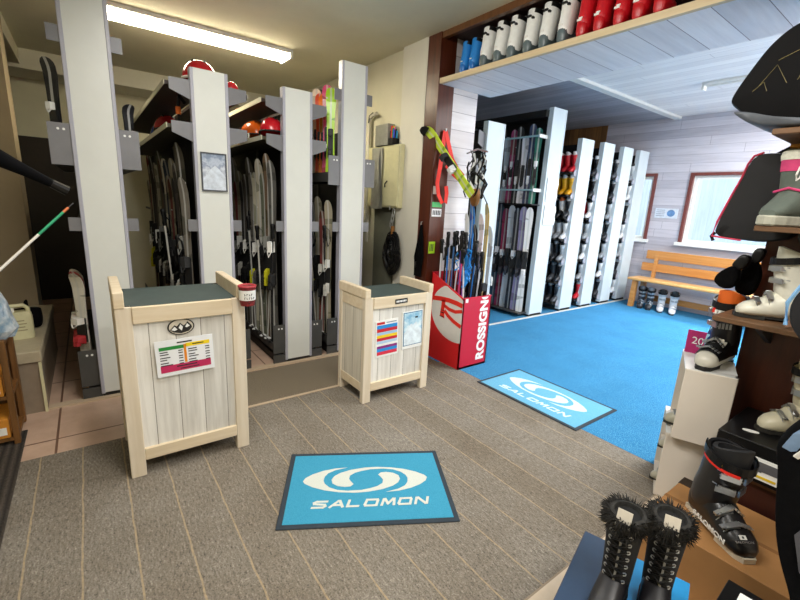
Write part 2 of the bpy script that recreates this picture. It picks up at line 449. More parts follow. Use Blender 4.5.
# header over the opening: shelf alcove in front, boarded underside
sbox('trim_6', M_soffit, -2.975, 1.8, 2.56, 3.17, 2.462, 2.485)
sbox('trim_7', M_edge, -2.99, 1.8, 2.53, 2.56, 2.462, 2.503)
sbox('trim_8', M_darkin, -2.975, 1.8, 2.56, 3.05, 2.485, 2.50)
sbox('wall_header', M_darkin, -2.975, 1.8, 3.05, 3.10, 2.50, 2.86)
sbox('wall_header', M_bceil, -2.975, 1.8, 3.10, 3.17, 2.485, 2.97)
sbox('trim_9', M_brown, -2.975, 1.8, 2.53, 2.57, 2.812, 2.86)
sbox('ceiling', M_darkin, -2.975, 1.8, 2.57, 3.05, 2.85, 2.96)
# right-hand post of the opening and the wall it belongs to
sbox('trim_10', M_post, -.58, -.26, 2.60, 2.95, 0, 2.462)
sbox('wall_right', plain('mauve_wall', '#8d8188', .6, var=.06), -.26, 1.8, 2.62, 2.95, 0, 2.462)
# blue room
YB = 7.55
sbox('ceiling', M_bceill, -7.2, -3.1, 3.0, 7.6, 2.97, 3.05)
sbox('ceiling', M_bceil, -3.1, 1.8, 3.17, 7.6, 2.97, 3.05)
sbox('trim_11', M_white, -3.16, -3.06, 3.17, YB, 2.935, 2.97)
sbox('wall_blue_left', M_brownw, -7.2, -7.1, 3.0, YB, 0, 2.97)
sbox('wall_blue_right', M_wallw, 1.3, 1.4, 2.95, YB, 0, 2.97)
def wseg(x0, x1, z0, z1, m=None): sbox('wall_window_side', m or M_wbwall, x0, x1, YB, YB+.12, z0, z1)
wseg(-7.2, -4.22, 0, 2.97, M_brownw)
wseg(-4.22, -3.66, 0, 2.97); wseg(-3.66, -3.25, 0, 1.05); wseg(-3.66, -3.25, 2.13, 2.97)
wseg(-3.25, -2.77, 0, 2.97); wseg(-2.77, -.95, 0, 1.05); wseg(-2.77, -.95, 2.13, 2.97); wseg(-.95, 1.4, 0, 2.97)
sbox('baseboard_back', M_wbwall, -4.2, 1.3, YB-.015, YB, 0, .09)
def window(name, x0, x1, z0, z1):
    w = bpy.data.objects.new(name, None); COL.objects.link(w); struct(w)
    def ring(a0, a1, b0, b1, t, y0, y1, nm, m):
        q = MB(); q.box(a0, a0+t, y0, y1, b0, b1); q.box(a1-t, a1, y0, y1, b0, b1); q.box(a0+t, a1-t, y0, y1, b1-t, b1); q.box(a0+t, a1-t, y0, y1, b0, b0+t)
        return q.build(nm, m, w)
    q = MB(); t = .045
    q.box(x0, x0+t, YB-.03, YB+.1, z0, z1); q.box(x1-t, x1, YB-.03, YB+.1, z0, z1); q.box(x0+t, x1-t, YB-.03, YB+.1, z1-t, z1)
    q.build('window_frame', M_winframe, w)
    ring(x0+t, x1-t, z0+.02, z1-t, .045, YB+.02, YB+.07, 'sash', M_white)
    MB().box(x0-.03, x1+.03, YB-.07, YB+.1, z0-.03, z0+.02).build('window_sill', M_white, w)
    MB().box(x0+t+.04, x1-t-.04, YB+.04, YB+.05, z0+.06, z1-t-.04).build('pane', M_glass, w)
window('window_1', -3.66, -3.25, 1.05, 2.13)
window('window_2', -2.77, -.95, 1.05, 2.13)
# outside: a pale house with a sloping eave, snow ground
q = MB().prism([(-9, -1), (2, -1), (2, 1.5), (-.3, 1.75), (-3.2, 2.55), (-4.05, 2.62), (-9, 2.62)], 10.6, 10.9)
hs = thing('neighbouring_house', 'pale grey boarded house with a sloping eave, seen outside through the big window', 'house')
q.build('wall', planks('house_boards', 'X', 'Z', .22, '#a9b6c2', '#c6d0d8', gap='#a4b0bc', gapw=.03), hs)
MB().tube([(-4.1, 10.5, 2.72), (-3.2, 10.5, 2.63), (-.3, 10.5, 1.8)], .09, 6).build('eave', plain('eave_grey', '#7d8894'), hs)
struct(MB().box(-15, 8, 7.8, 30, -.6, -.5).build('floor_outside', plain('outside_snow', '#e8edf2', .9, var=.02)))

# ================================================================== LIGHT
W = bpy.data.worlds.new('sky_light'); SC.world = W; W.use_nodes = True
bg = W.node_tree.nodes['Background']; bg.inputs[0].default_value = (.80, .90, 1., 1); bg.inputs[1].default_value = 2.0
def area(name, loc, sx, sy, e, col=(1, 1, 1), rot=(0, 0, 0)):
    l = bpy.data.lights.new(name, 'AREA'); l.shape = 'RECTANGLE'; l.size = sx; l.size_y = sy; l.energy = e; l.color = col
    o = bpy.data.objects.new(name, l); COL.objects.link(o); o.location = loc; o.rotation_euler = rot; return o

def lamp(name, label, x0, x1, y0, y1, z, mat, group=None):
    """ceiling batten: white tray, end caps and a ribbed diffuser"""
    t = thing(name, label, 'ceiling light', ((x0+x1)/2, (y0+y1)/2, z), group=group)
    hx, hy = (x1-x0)/2, (y1-y0)/2
    MB().box(-hx, hx, -hy, hy, -.035, 0).build('housing', M_white, t, bevel=.006)
    d = MB()
    lx = hx >= hy
    n = 5
    for i in range(n):
        w = (2*(hy if lx else hx)-.05)/n; a = -(hy if lx else hx)+.025+i*w
        if lx: d.tube([(-hx+.03, a+w/2, -.045), (hx-.03, a+w/2, -.045)], w*.55, 8)
        else: d.tube([(a+w/2, -hy+.03, -.045), (a+w/2, hy-.03, -.045)], w*.55, 8)
    d.build('diffuser', mat, t)
    for s in (-1, 1):
        if lx: MB().box(s*hx-.012, s*hx+.012, -hy, hy, -.08, 0).build('end_cap', M_white, t)
        else: MB().box(-hx, hx, s*hy-.012, s*hy+.012, -.08, 0).build('end_cap', M_white, t)
    return t
lamp('ceiling_light', 'long lit fluorescent light with ribbed cover on the cream ceiling', -4.60, -4.33, .24, 1.76, 2.86, M_tube)
lamp('ceiling_light', 'thin unlit white strip light across the boarded ceiling of the blue room', -2.2, -.85, 5.82, 5.90, 2.97, M_white)
area('left_tube_light', (-4.46, 1.0, 2.76), .22, 1.4, 14, (1, .93, .74))
area('shop_fill', (-1.6, .5, 2.82), 1.6, .35, 46, (1, .97, .92), (R_(25), 0, 0))  # added fill without a fixture, tilted towards the header boots
area('shop_fill', (.5, .9, 2.84), .4, 1.6, 42, (1, .96, .90))  # second added fill for the front room, no lamp here
area('blue_room_fill', (-.3, 4.3, 2.94), 1.2, 1.6, 82, (1, .99, .96))  # added fill to brighten the blue room, no lamp here
area('blue_room_fill', (-.9, 6.2, 2.94), 2.2, .5, 76, (1, .99, .96))  # another added fill; the strip light nearby stays unlit
area('window_daylight', (-1.86, 8.5, 2.95), 2.2, 1.0, 160, (.86, .93, 1), (R_(-52), 0, 0))
area('side_ceiling_fill', (1.25, 5.2, 1.3), 1.6, 2.4, 90, (1, .99, .97), (0, R_(145), 0))  # added fill aimed up at the boarded ceiling; this wall has no window

# ================================================================== SKI, POLE, BOOT, HELMET PATTERNS
def ski_mesh(L=1.6, wide=1., tipcurve=.035):
    rings = []
    prof = [(0, .040), (.02, .046), (.12, .045), (.3, .038), (.5, .034), (.7, .038), (.86, .046), (.92, .048), (.955, .045), (.98, .033), (.995, .014)]
    for t, w in prof:
        z = t*L; w *= wide
        th = .004+.008*math.sin(PI*min(1, t*1.05)) if t < .93 else .004
        dy = -tipcurve*max(0, (t-.86)/.14)**1.8
        rings.append([(-w, dy-th/2, z), (w, dy-th/2, z), (w, dy+th/2, z), (-w, dy+th/2, z)])
    return MB().loft(rings)
SKI_ME = ski_mesh().mesh('ski', M_ski)
def binding_parts(parent, z=.78, s=1.):
    b = MB(); b.cbox((0, -.012, z), (.07*s, .012, .36*s)); b.build('binding_plate', M_dark, parent)
    t = MB()
    t.loft([[(x*s*.034, -.018-h*s, z+zz*s) for x, h in ((-1, 0), (1, 0), (.7, .045), (-.7, .045))] for zz in (.10, .15, .19)])
    t.tube([(-.025*s, -.06*s, z+.11*s), (0, -.075*s, z+.06*s), (.025*s, -.06*s, z+.11*s)], .005, 5)
    t.build('toe_piece', M_col, parent, color=(.02, .02, .02, 1))
    h = MB()
    h.loft([[(x*s*.03, -.018-d*s, z+zz*s) for x, d in ((-1, 0), (1, 0), (.6, k), (-.6, k))] for zz, k in ((-.20, .02), (-.15, .055), (-.10, .05), (-.08, .02))])
    h.cbox((0, -.06*s, z-.19*s), (.03*s, .03*s, .06*s))
    h.build('heel_piece', M_col, parent, color=(.6, .6, .56, 1))
def make_ski(label, color, group, L=1.6, me=None):
    t = thing('ski', label, 'ski', group=group)
    o = bpy.data.objects.new('board', me or SKI_ME); COL.objects.link(o); o.parent = t; o.color = color
    binding_parts(t, .47*L if L > 1 else .42*L, 1. if L > 1 else .62)
    return t
SKI0 = [None, None]
KID_ME = ski_mesh(.78, .92, .03).mesh('short_ski', M_ski)
def put_ski(x, y, z, rz, label, color, group, tint=(.02, .02, .02, 1), heel=(.6, .6, .56, 1), kid=False, sc=1., lean=0.):
    i = 1 if kid else 0
    if SKI0[i] is None:
        SKI0[i] = make_ski(label, color, group, .78 if kid else 1.6, KID_ME if kid else SKI_ME); s = SKI0[i]
    else: s = dup(SKI0[i], label=label)
    s['group'] = group
    s.location = (x, y, z); s.rotation_euler = (lean, 0, rz); s.scale = (1, 1, sc)
    for ch in [o for o in bpy.data.objects if o.parent == s]:
        n = ch.name.split('.')[0]
        ch.color = {'board': color, 'toe_piece': tint, 'heel_piece': heel}.get(n, ch.color)
    return s

def make_pole(L=1.15):
    t = thing('ski_pole', 'x', 'ski pole')
    MB().tube([(0, 0, 0), (0, 0, .05), (0, 0, L-.12)], [.003, .006, .008], 7).build('shaft', M_glossy, t, smooth=40)
    MB().cyl((0, 0, .055), .035, .012, 10, .012).build('basket', M_black, t)
    g = MB(); g.loft([ell(0, 0, r, r*.9, z, 10) for z, r in ((L-.13, .011), (L-.11, .017), (L-.06, .014), (L-.03, .018), (L-.005, .021), (L+.005, .014))])
    g.build('grip', M_black, t, smooth=50)
    st = MB().ribbon([(.012, 0, L-.01), (.05, .01, L-.05), (.055, .015, L-.14), (.03, .01, L-.2), (.012, .005, L-.1), (.01, 0, L-.02)], .012, .002, Vector((0, 1, 0)))
    st.build('wrist_strap', M_black, t)
    return t

# ---- ski boot, toe towards +X, sole at z = 0
def boot_shell_mb():
    m = MB(); rings = []
    for x, w, z0, z1 in ((-.140, .022, .024, .085), (-.134, .034, .014, .12), (-.115, .042, .012, .15), (-.08, .046, .012, .172), (-.03, .048, .012, .176), (.02, .050, .012, .150), (.055, .052, .012, .122),
                         (.10, .053, .012, .100), (.135, .049, .013, .085), (.160, .038, .015, .068), (.173, .022, .020, .052)):
        zc, hz = (z0+z1)/2, (z1-z0)/2; ring = []
        for k_ in range(16):
            a = 2*PI*k_/16; c, s = math.cos(a), math.sin(a); p = 2.6
            wz = w*(1 if s < .2 else 1-.25*(s-.2))
            ring.append((x, wz*math.copysign(abs(c)**(2/p), c), zc+hz*math.copysign(abs(s)**(2/p), s)))
        rings.append(ring)
    return m.loft(rings)
def boot_cuff_mb(spoiler=False):
    R = []
    for z, cx, rx, ry, sl in ((.085, -.062, .070, .050, .0), (.12, -.060, .074, .0525, .01), (.16, -.055, .072, .0515, .0), (.21, -.045, .070, .052, .0), (.26, -.036, .071, .055, -.006), (.30, -.028, .074, .058, -.014), (.322, -.024, .075, .0585, -.02)):
        ring = []
        for q in ell(cx, 0, rx, ry, z, 20, 2.3):
            dz = sl*(q[0]-cx)/rx
            if z < .13: dz += .045*max(0, (q[0]-cx)/rx)*(1 if z < .1 else .6)     # scooped at the instep
            ring.append((q[0], q[1], z+dz))
        R.append(ring)
    inner = [(x*1-.0+(-.028-x)*.10, y*.88, z-.004) for x, y, z in R[-1]]
    low = [(x, y, z-.05) for x, y, z in inner]
    return MB().loft(R+[inner, low], cap0=False, cap1=True)
def boot_liner_mb():
    R = [ell(-.028, 0, .062, .047, .27, 18), ell(-.026, 0, .064, .049, .325, 18)]
    top = [(x, y, .342+.022*max(-.4, (x+.026)/.06)) for x, y, z in ell(-.024, 0, .063, .048, 0, 18)]
    ins = [(x*.8-.005, y*.74, z+.002) for x, y, z in top]
    low = [(x, y, .28) for x, y, z in ins]
    return MB().loft(R+[top, ins, low])
def boot_sole_mb():
    m = MB()
    m.prism([(.05, -.042), (.15, -.035), (.182, -.02), (.182, .02), (.15, .035), (.05, .042)], 0, .022, 'XY')
    m.prism([(-.148, -.028), (-.06, -.036), (-.06, .036), (-.148, .028)], 0, .022, 'XY')
    m.prism([(-.06, -.03), (.05, -.034), (.05, .034), (-.06, .03)], .008, .02, 'XY')
    return m
def buckle_mbs(side):
    """four clasps: bail wire, ladder and lever"""
    out = []
    def arc_cuff(z, cx, rx, ry, dz):
        P = []
        for a in range(-75, 76, 15):
            A = R_(a); P.append(Vector((cx+(rx+.004)*math.cos(A), side*(ry+.004)*math.sin(A), z+dz*math.cos(A))))
        return P
    def arc_shell(x, w, zt):
        P = []
        for a in range(-70, 71, 14):
            A = R_(a); P.append(Vector((x, side*(w+.004)*math.sin(A), .055+(zt-.051)*math.cos(A))))
        return P
    for P in (arc_cuff(.275, -.034, .071, .056, -.01), arc_cuff(.215, -.045, .070, .052, -.005), arc_shell(.035, .051, .136), arc_shell(.085, .053, .106)):
        b = MB()
        for i in (1, -1):
            off = (P[0]-P[-1]).normalized(); tdir = (P[5]-P[4]).cross(P[5]-Vector((P[5][0]-.05, 0, P[5][2]-.05))).normalized()*.009*i
            b.tube([p+tdir for p in P[5:10]], .0026, 5)
        # lever
        d = (P[8]-P[6]).normalized(); n_ = (P[7]-Vector((-.035 if P[0][2] > .17 else P[7][0], 0, P[7][2] if P[0][2] > .17 else .05))).normalized(); w_ = d.cross(n_)
        c = P[7]+n_*.007
        M = Matrix((d, w_, n_)).transposed().to_4x4(); M.translation = c
        b.box(-.026, .022, -.012, .012, -.004, .004, M); b.box(.012, .03, -.009, .009, .002, .011, M)
        # ladder plate
        d = (P[4]-P[2]).normalized(); n_ = (P[3]-Vector((-.035 if P[0][2] > .17 else P[3][0], 0, P[3][2] if P[0][2] > .17 else .05))).normalized(); w_ = d.cross(n_)
        M = Matrix((d, w_, n_)).transposed().to_4x4(); M.translation = P[4]+n_*.002
        for j in range(4): b.box(-.028+j*.014, -.019+j*.014, -.012, .012, -.002, .005, M)
        out.append(b)
    return out
SH, CF, LN, SO = boot_shell_mb(), boot_cuff_mb(), boot_liner_mb(), boot_sole_mb()
BUCKS = {s: buckle_mbs(s) for s in (-1, 1)}
STR = {s: MB().ribbon([(-.026+.081*math.cos(R_(a)), s*.064*math.sin(R_(a)), .312-.016*math.cos(R_(a))) for a in range(-150, 151, 15)], .030, .004, Vector((0, 0, 1))) for s in (-1, 1)}
def upright(m):
    out = []
    for x, y, z in m.v:
        if x > 0: x *= .87
        f = min(1, max(0, (z-.06)/.08))
        x = (x+.04)*(1+.16*f)-.04; y *= 1.06+.08*f
        out.append((x, y, .12+(z-.12)*1.22 if z > .12 else z))
    m.v = out
for m_ in [SH, CF, LN, SO, *BUCKS[1], *BUCKS[-1], *STR.values()]: upright(m_)
SHELL_ME = SH.mesh('shell', M_shell, 50); CUFF_ME = CF.mesh('cuff', M_shell, 50); LINER_ME = LN.mesh('liner', M_col, 60); SOLE_ME = SO.mesh('sole', M_col)
BUCK_ME = {s: [b.mesh('buckle', M_steel) for b in BUCKS[s]] for s in (-1, 1)}
STRAP_ME = {s: STR[s].mesh('power_strap', M_black) for s in (-1, 1)}
def child(name, me, parent, color=None, label=None):
    o = bpy.data.objects.new(name, me); COL.objects.link(o); o.parent = parent
    if color: o.color = C(color)
    if label: o['label'] = label
    return o
def make_boot(label, shell, cuff, liner, sole, side=None, group=None, strap=True, bcol=None):
    t = thing('ski_boot', label, 'ski boot', group=group)
    child('shell', SHELL_ME, t, shell); child('cuff', CUFF_ME, t, cuff); child('liner', LINER_ME, t, liner); child('sole', SOLE_ME, t, sole)
    if side:
        for me in BUCK_ME[side]: child('buckle', me, t)
        if strap: child('power_strap', STRAP_ME[side], t)
    return t
BOOT0 = {}
def put_boot(loc, rz, label, shell, cuff, liner, sole='#1c1c1c', group=None, sc=1., side=None, buckles=True):
    key = side if buckles else None
    if key not in BOOT0: BOOT0[key] = b = make_boot(label, shell, cuff, liner, sole, key, group)
    else: b = dup(BOOT0[key], label=label)
    if group: b['group'] = group
    elif 'group' in b: del b['group']
    b.location = loc; b.rotation_euler = (0, 0, rz); b.scale = (sc,)*3
    for ch in [o for o in bpy.data.objects if o.parent == b]:
        n = ch.name.split('.')[0]
        c = {'shell': shell, 'cuff': cuff, 'liner': liner, 'sole': sole}.get(n)
        if c: ch.color = C(c)
    return b

def make_helmet(label, color, loc, rz, sc=1., group='helmets on the rack shelves', rim='#161616'):
    t = thing('helmet', label, 'helmet', loc, rz, group=group)
    R = []
    for i in range(9):
        a = i/8*PI/2
        R.append(ell(-.01*(1-i/8), 0, .135*math.cos(a)+.001, .108*math.cos(a)+.001, .055+.125*math.sin(a), 20, 2.2))
    low = [(x, y, .055-(.055 if x < .03 else .01)*min(1, max(0, (.06-x)/.08))) for x, y, z in R[0]]
    MB().loft([low]+R).build('shell', M_glossy, t, smooth=60, color=C(color))
    MB().tube([(x*1.01, y*1.01, z) for x, y, z in low+low[:1]], .008, 6).build('rim', M_col, t, color=C(rim))
    v = MB()
    for s in (-1, 1):
        for x in (-.05, 0, .05): v.cbox((x, s*.035, .178-abs(x)*.35), (.03, .012, .008))
    v.build('vents', M_black, t)
    t.scale = (sc,)*3
    return t

# ================================================================== LEFT ROOM SKI RACKS
def plate(parent, x, y0, y1, z0, z1, mat=M_plate, screws=True, name='end_plate'):
    o = MB().box(x-.004, x+.004, y0, y1, z0, z1).build(name, mat, parent)
    if screws:
        s = MB(); yc = (y0+y1)/2
        for d in (-.014, .014): s.cyl((x+.003, yc+d, z1-.035), .0075, .004, 8, M=Matrix.Rotation(R_(90), 4, 'Y'))
        s.build('screws', M_white, o)
    return o
def end_panel(parent, x, y0, y1, z1, mat, trim, th=.05):
    p = MB().box(x-th, x, y0+.018, y1-.018, .035, z1).build('end_panel', mat, parent, bevel=.004)
    for a, b in ((y0, y0+.022), (y1-.022, y1)):
        MB().box(x-th-.01, x+.004, a, b, .03, z1-.002).build('edge_trim', trim, p, bevel=.003)
    MB().box(x-th, x-.005, y0+.01, y1-.01, 0, .035).build('foot', M_dark, parent)
    return p
def rack(name_label, yc, h, L, x=-3.40, w=.25, shelves=False, high_tray=(), clip=True, low=True):
    t = thing('ski_rack', name_label, 'ski rack', (x, yc, 0), group='mobile ski racks in the cream room')
    hw = w/2
    end_panel(t, 0, -hw, hw, h, M_panel, M_trimg)
    d = MB().box(-L, -.06, -.012, .012, .10, min(h, 2.2)-.15); d.build('divider', M_dark, t)  # dark sheet added so the gaps between the skis look dark
    f = MB()
    for xx in (-.09, -L*.5, -L): f.box(xx-.03, xx, -.03, .03, .03, h-.1)
    f.build('upright_posts', M_dplate, t)
    if low:
        MB().box(-L, -.07, -hw-.07, hw+.07, 0.0, .09).build('base', M_dark, t)
    for s in (-1, 1):
        a, b = sorted((s*(hw-.02), s*(hw+.105)))
        if low:
            m = MB(); m.box(-L, -.02, a, b, .11, .13); y = s*(hw+.105); m.box(-L, -.02, min(y, y-s*.008), max(y, y-s*.008), .11, .20)
            m.build('tray', M_dplate, t)
            plate(t, -.012, a, b, .10, .36, M_dplate)
            MB().box(-.02, -.006, a, b, .0, .085).build('skirt_plate', M_dplate, t)
        if clip:
            a2, b2 = sorted((s*(hw-.01), s*(hw+.065)))
            plate(t, -.012, a2, b2, 1.17, 1.255, M_plate, False, 'mid_plate')
            MB().box(-L, -.02, min(s*(hw+.0), s*(hw+.02)), max(s*(hw+.0), s*(hw+.02)), 1.215, 1.235).build('mid_rail', M_dplate, t)
        if s in high_tray:
            a2, b2 = sorted((s*(hw-.02), s*(hw+.11)))
            m = MB(); m.box(-L, -.02, a2, b2, 1.585, 1.60); y = s*(hw+.11); m.box(-L, -.02, min(y, y-s*.008), max(y, y-s*.008), 1.585, 1.68)
            m.build('high_tray', M_dplate, t); plate(t, -.012, a2, b2, 1.575, 1.82)
            a2, b2 = sorted((s*(hw-.01), s*(hw+.06)))
            plate(t, -.012, a2, b2, 2.27, 2.36, M_plate, False, 'top_plate')
        if shelves:
            for z in (1.895, 2.17):
                y0, y1 = sorted((s*.02, s*(hw+.15)))
                sbd = MB().box(-L, -.05, y0, y1, z-.012, z+.012).build('shelf_board', plain('shelf_shaded_red', '#2a1a14', .6) if z > 2 else plain('shelf_shaded_olive', '#4a4432', .6), t)  # shadow under the shelves is put into the dark board colours
                ye = s*(hw+.15); MB().box(-L, -.05, min(ye, ye+s*.006), max(ye, ye+s*.006), z-.016, z+.018).build('shelf_lip', M_wall, sbd)
                # bracket, deep at the core and shallow at the lip
                y2 = s*(hw-.01); y3 = s*(hw+.13)
                MB().prism([(y2, z-.10), (y3, z-.045), (y3, z+.03), (y2, z+.03)], -.02, -.008, 'YZ').build('shelf_bracket', M_plate, t)
    return t
rack('tall cream-panelled ski rack by the tiled ledge, behind the larger wooden counter', .085, 2.72, 2.2, high_tray=(-1, 1))
rack('cream-panelled ski rack with a framed mountain picture on its end panel', .774, 2.285, 3.2, shelves=True)
rack('short plain cream-panelled ski rack standing between the picture panel and the tallest one', 1.43, 2.285, 1.9, shelves=True)
rack('tall cream-panelled ski rack beside the cream wall cupboard', 1.945, 2.585, 1.3, high_tray=(-1, 1))
# picture on the second panel
pf = thing('framed_picture', 'dark framed picture of a snowy mountain on the second rack panel', 'picture', (-3.392, .775, 1.60))
pf.scale = (1, .93, .87)
m = MB(); m.box(0, .012, -.095, -.085, -.155, .155); m.box(0, .012, .085, .095, -.155, .155); m.box(0, .012, -.085, .085, .145, .155); m.box(0, .012, -.085, .085, -.155, -.145)
m.build('frame', plain('dark_frame', '#3d4148', .4), pf)
pr = MB().box(.001, .006, -.085, .085, -.145, .145).build('print', M_print, pf)
MB().prism([(-.085, -.145), (-.085, -.06), (-.05, -.02), (-.02, .03), (.01, .055), (.035, .03), (.06, .0), (.085, -.03), (.085, -.145)], .006, .0075, 'YZ').build('mountain', plain('snow_grey', '#c8d0da', .4, var=.18, scale=30), pr)

SKC = ['#57524a', '#23211f', '#6f6a5a', '#3b3a36', '#8a8474', '#2e2a20', '#7a7462', '#1f2a38', '#4a3a2a', '#96917e', '#35302a', '#5d2a26', '#b9b5a4', '#474a3c']
BRI = {c: tuple(min(1, x*1.7+.01) for x in C(c)[:3])+(1,) for c in SKC}
CNAME = {'#57524a': 'grey-brown', '#23211f': 'black', '#6f6a5a': 'drab grey', '#3b3a36': 'charcoal', '#8a8474': 'pale drab', '#2e2a20': 'dark olive', '#7a7462': 'khaki', '#1f2a38': 'navy', '#4a3a2a': 'dark brown',
         '#96917e': 'light grey', '#35302a': 'brown-black', '#5d2a26': 'dark red', '#b9b5a4': 'pale cream', '#474a3c': 'moss grey'}
def row(n, y, x0, step, rackname, z=.135, zj=.06, sc=(.88, 1.06), rz=R_(38), seq=None, names=None, grp='skis', off=0):
    for i in range(n):
        c = (seq or SKC)[(i*5+off) % len(seq or SKC)]
        heel = random.choice(['#b9b7ad', '#1a1a1a', '#5c5a54', '#c8c6bc', '#1b1b1b', '#2a2a28', '#141414', '#c8c41e'])
        toe = random.choice(['#161616', '#2a2a2a', '#8a8a84', '#d0cfc6', '#161616', '#f0efe8'])
        put_ski(x0-i*step, y+random.uniform(-.004, .004), z, rz, '%s ski in the %s, %s from its front' % ((names or CNAME)[c], rackname, ORD[i]), BRI[c], grp,
                C(toe), C(heel), sc=random.uniform(*sc)).scale.x = .8
row(21, .774-.185, -3.50, .098, 'rack with the mountain picture', grp='skis in the picture rack', off=0)
row(12, 1.43-.185, -3.50, .098, 'short plain-panelled rack', grp='skis in the short plain rack', off=3)
row(5, 1.945-.185, -3.50, .098, 'tall rack by the wall cupboard', grp='skis in the tall cupboard-side rack', sc=(.75, .84), off=6)
# nearest rack: three white and red skis on the corridor side
for i, (c, n) in enumerate((('#d8d4c8', 'white'), ('#a02830', 'red'), ('#cfcabc', 'off-white'))):
    put_ski(-3.50-i*.1, .085-.185, .135, R_(45), '%s ski on the corridor side of the ledge-side rack, %s from its front' % (n, ORD[i]), C(c), 'skis on the corridor side', C('#d8d4cc'), C('#b02a30'), sc=.47)
KC = [('#f2ead8', 'white'), ('#3a8ad0', 'blue and white'), ('#f0e6d0', 'cream and red'), ('#e05a38', 'orange-red'), ('#f08020', 'orange'), ('#d8447a', 'pink'), ('#a8d820', 'lime green')]
for i, (c, n) in enumerate(reversed(KC)):
    put_ski(-3.475-i*.07, 1.945-.185, 1.602, R_(58), 'short %s children\'s ski in the upper tray beside the tallest panel' % n, C(c), 'children\'s skis in the upper tray', C('#202020'), C('#202020'), kid=True, sc=.98+.05*math.sin(i*2))
for i, (yy, n) in enumerate(((.085-.19, 'corridor side'), (.085+.19, 'counter side'))):
    for j in range(2 if i == 0 else 1):
        put_ski(-3.48-j*.1, yy, 1.602, R_(50) if i == 0 else PI-R_(50), 'short %s ski in the upper tray of the ledge-side rack, %s' % ('black' if j == 0 else 'white-tipped dark', n), C('#1a1a1d' if j == 0 else '#34343a'), 'short skis in the ledge-side rack', C('#d8d8d4'), C('#1a1a1a'), kid=True, sc=.75 if i == 0 else .5)
# poles standing in front of the skis
def rack_poles(n, y, x0, step, where, first=None):
    for i in range(n):
        p = (dup(RP[0]) if RP else make_pole(1.15)); RP.append(p)
        c, nm = (('#1a1a1c', 'black'), ('#b8b8b2', 'silver'), ('#d8d6cc', 'white'))[i % 3]
        tag(p, '%s ski pole before the skis in the %s, %s from its front' % (nm, where, ORD[i]), 'ski pole', 'ski poles in the racks')
        p.location = (x0-i*step, y, .135); p.rotation_euler = (R_(random.uniform(0, 2)), R_(random.uniform(-4, 4)), random.uniform(0, 3)); p.scale = (1, 1, random.uniform(.82, 1.02))
        for ch in [o for o in bpy.data.objects if o.parent == p]:
            if ch.name.startswith('shaft'): ch.color = C(c)
            if ch.name.startswith('basket'):
                ch.material_slots[0].link = 'OBJECT'; ch.material_slots[0].material = M_white if i % 3 else M_black
RP = []
rack_poles(6, .774-.213, -3.60, .19, 'picture rack')
rack_poles(6, 1.43-.213, -3.50, .11, 'short plain rack')
rack_poles(3, 1.945-.213, -3.48, .10, 'cupboard-side rack')
# helmets
make_helmet('dark red helmet with white rim lying on top of the rack with the picture', '#b01820', (-3.63, .765, 2.185), R_(-20), 1.15, rim='#e8e0d8')
make_helmet('large glossy red helmet at the front of the rack shelf', '#c41c28', (-3.58, 1.285, 1.91), R_(-30), .92)
make_helmet('orange helmet beside the large red one on the rack shelf', '#ec6a1c', (-3.93, 1.255, 1.91), R_(20), .98)
make_helmet('black helmet behind the orange one on the rack shelf', '#1a1a1c', (-4.2, 1.275, 1.91), R_(10), .9)
make_helmet('small red and white helmet at the back of the rack shelf', '#cf3036', (-4.46, 1.275, 1.91), R_(30), .85, rim='#efe6da')
make_helmet('red helmet deep on the rack shelf beside the small blue helmet', '#a02026', (-4.35, .63, 1.91), 0, .98)
make_helmet('small blue helmet deepest on the shelf behind the picture panel', '#24449a', (-4.72, .63, 1.91), 0, .85)
make_helmet('red helmet on the hidden side of the picture panel, only its edge showing', '#b8222a', (-3.55, .96, 2.185), 0, .5)
# long bent pole with orange tag lying on the shelf
t = thing('ski_pole', 'dark bent ski pole with an orange collar standing on the shelf beside the picture panel', 'ski pole', (-3.62, .60, 1.91))
MB().tube([(0, 0, 0), (0, .005, .16), (.02, .01, .21), (.08, .03, .16)], .013, 6).build('shaft', M_black, t)
MB().cyl((0, .002, .09), .018, .05, 8).build('collar', M_col, t, color=C('#e06a1c'))

# ================================================================== BLUE ROOM RACKS
BX = -3.42
def brack(label, y0, y1, h, L, kind):
    t = thing('boot_rack' if kind == 'boot' else 'ski_rack', label, 'boot rack' if kind == 'boot' else 'ski rack', (BX, 0, 0), group='white-panelled racks in the blue room')
    end_panel(t, 0, y0, y1, h, M_panelb, M_panelb, .06)
    MB().box(-L, -.06, (y0+y1)/2-.015, (y0+y1)/2+.015, .05, h-.06).build('divider', M_dark, t)  # dark sheet added behind the gear to keep the gaps dark
    MB().box(-L, -.06, y0+.02, y1-.02, 0, .06).build('base', M_dplate, t)
    if kind == 'boot':
        for k_ in range(7):
            z = .12+.31*k_
            MB().box(-L, -.03, y0-.13, y1-.02, z-.015, z).build('shelf_board', M_dark, t)
            MB().prism([(y0+.01, z-.05), (y0-.05, z-.04), (y0-.06, z-.01), (y0-.035, z+.04), (y0+.01, z+.05)], -.036, -.026, 'YZ').build('end_plate', M_trimg, t)
    return t
brack('lowest white-panelled ski rack in the blue room, just behind the red pole bin', 3.65, 3.94, 2.385, .9, 'ski')
b2 = brack('tallest white-panelled ski rack in the blue room, with sheets of paper taped on', 4.80, 5.09, 2.715, 1.4, 'ski')
brack('boot rack next to the tallest ski rack, red and yellow boots on its top shelves', 5.52, 5.82, 2.44, .8, 'boot')
brack('boot rack third from the window wall, a red boot on its lowest shelf', 6.09, 6.39, 2.455, .7, 'boot')
brack('boot rack second from the window wall', 6.67, 6.96, 2.46, .7, 'boot')
brack('boot rack standing against the window wall, last of the row', 7.19, 7.49, 2.465, .7, 'boot')
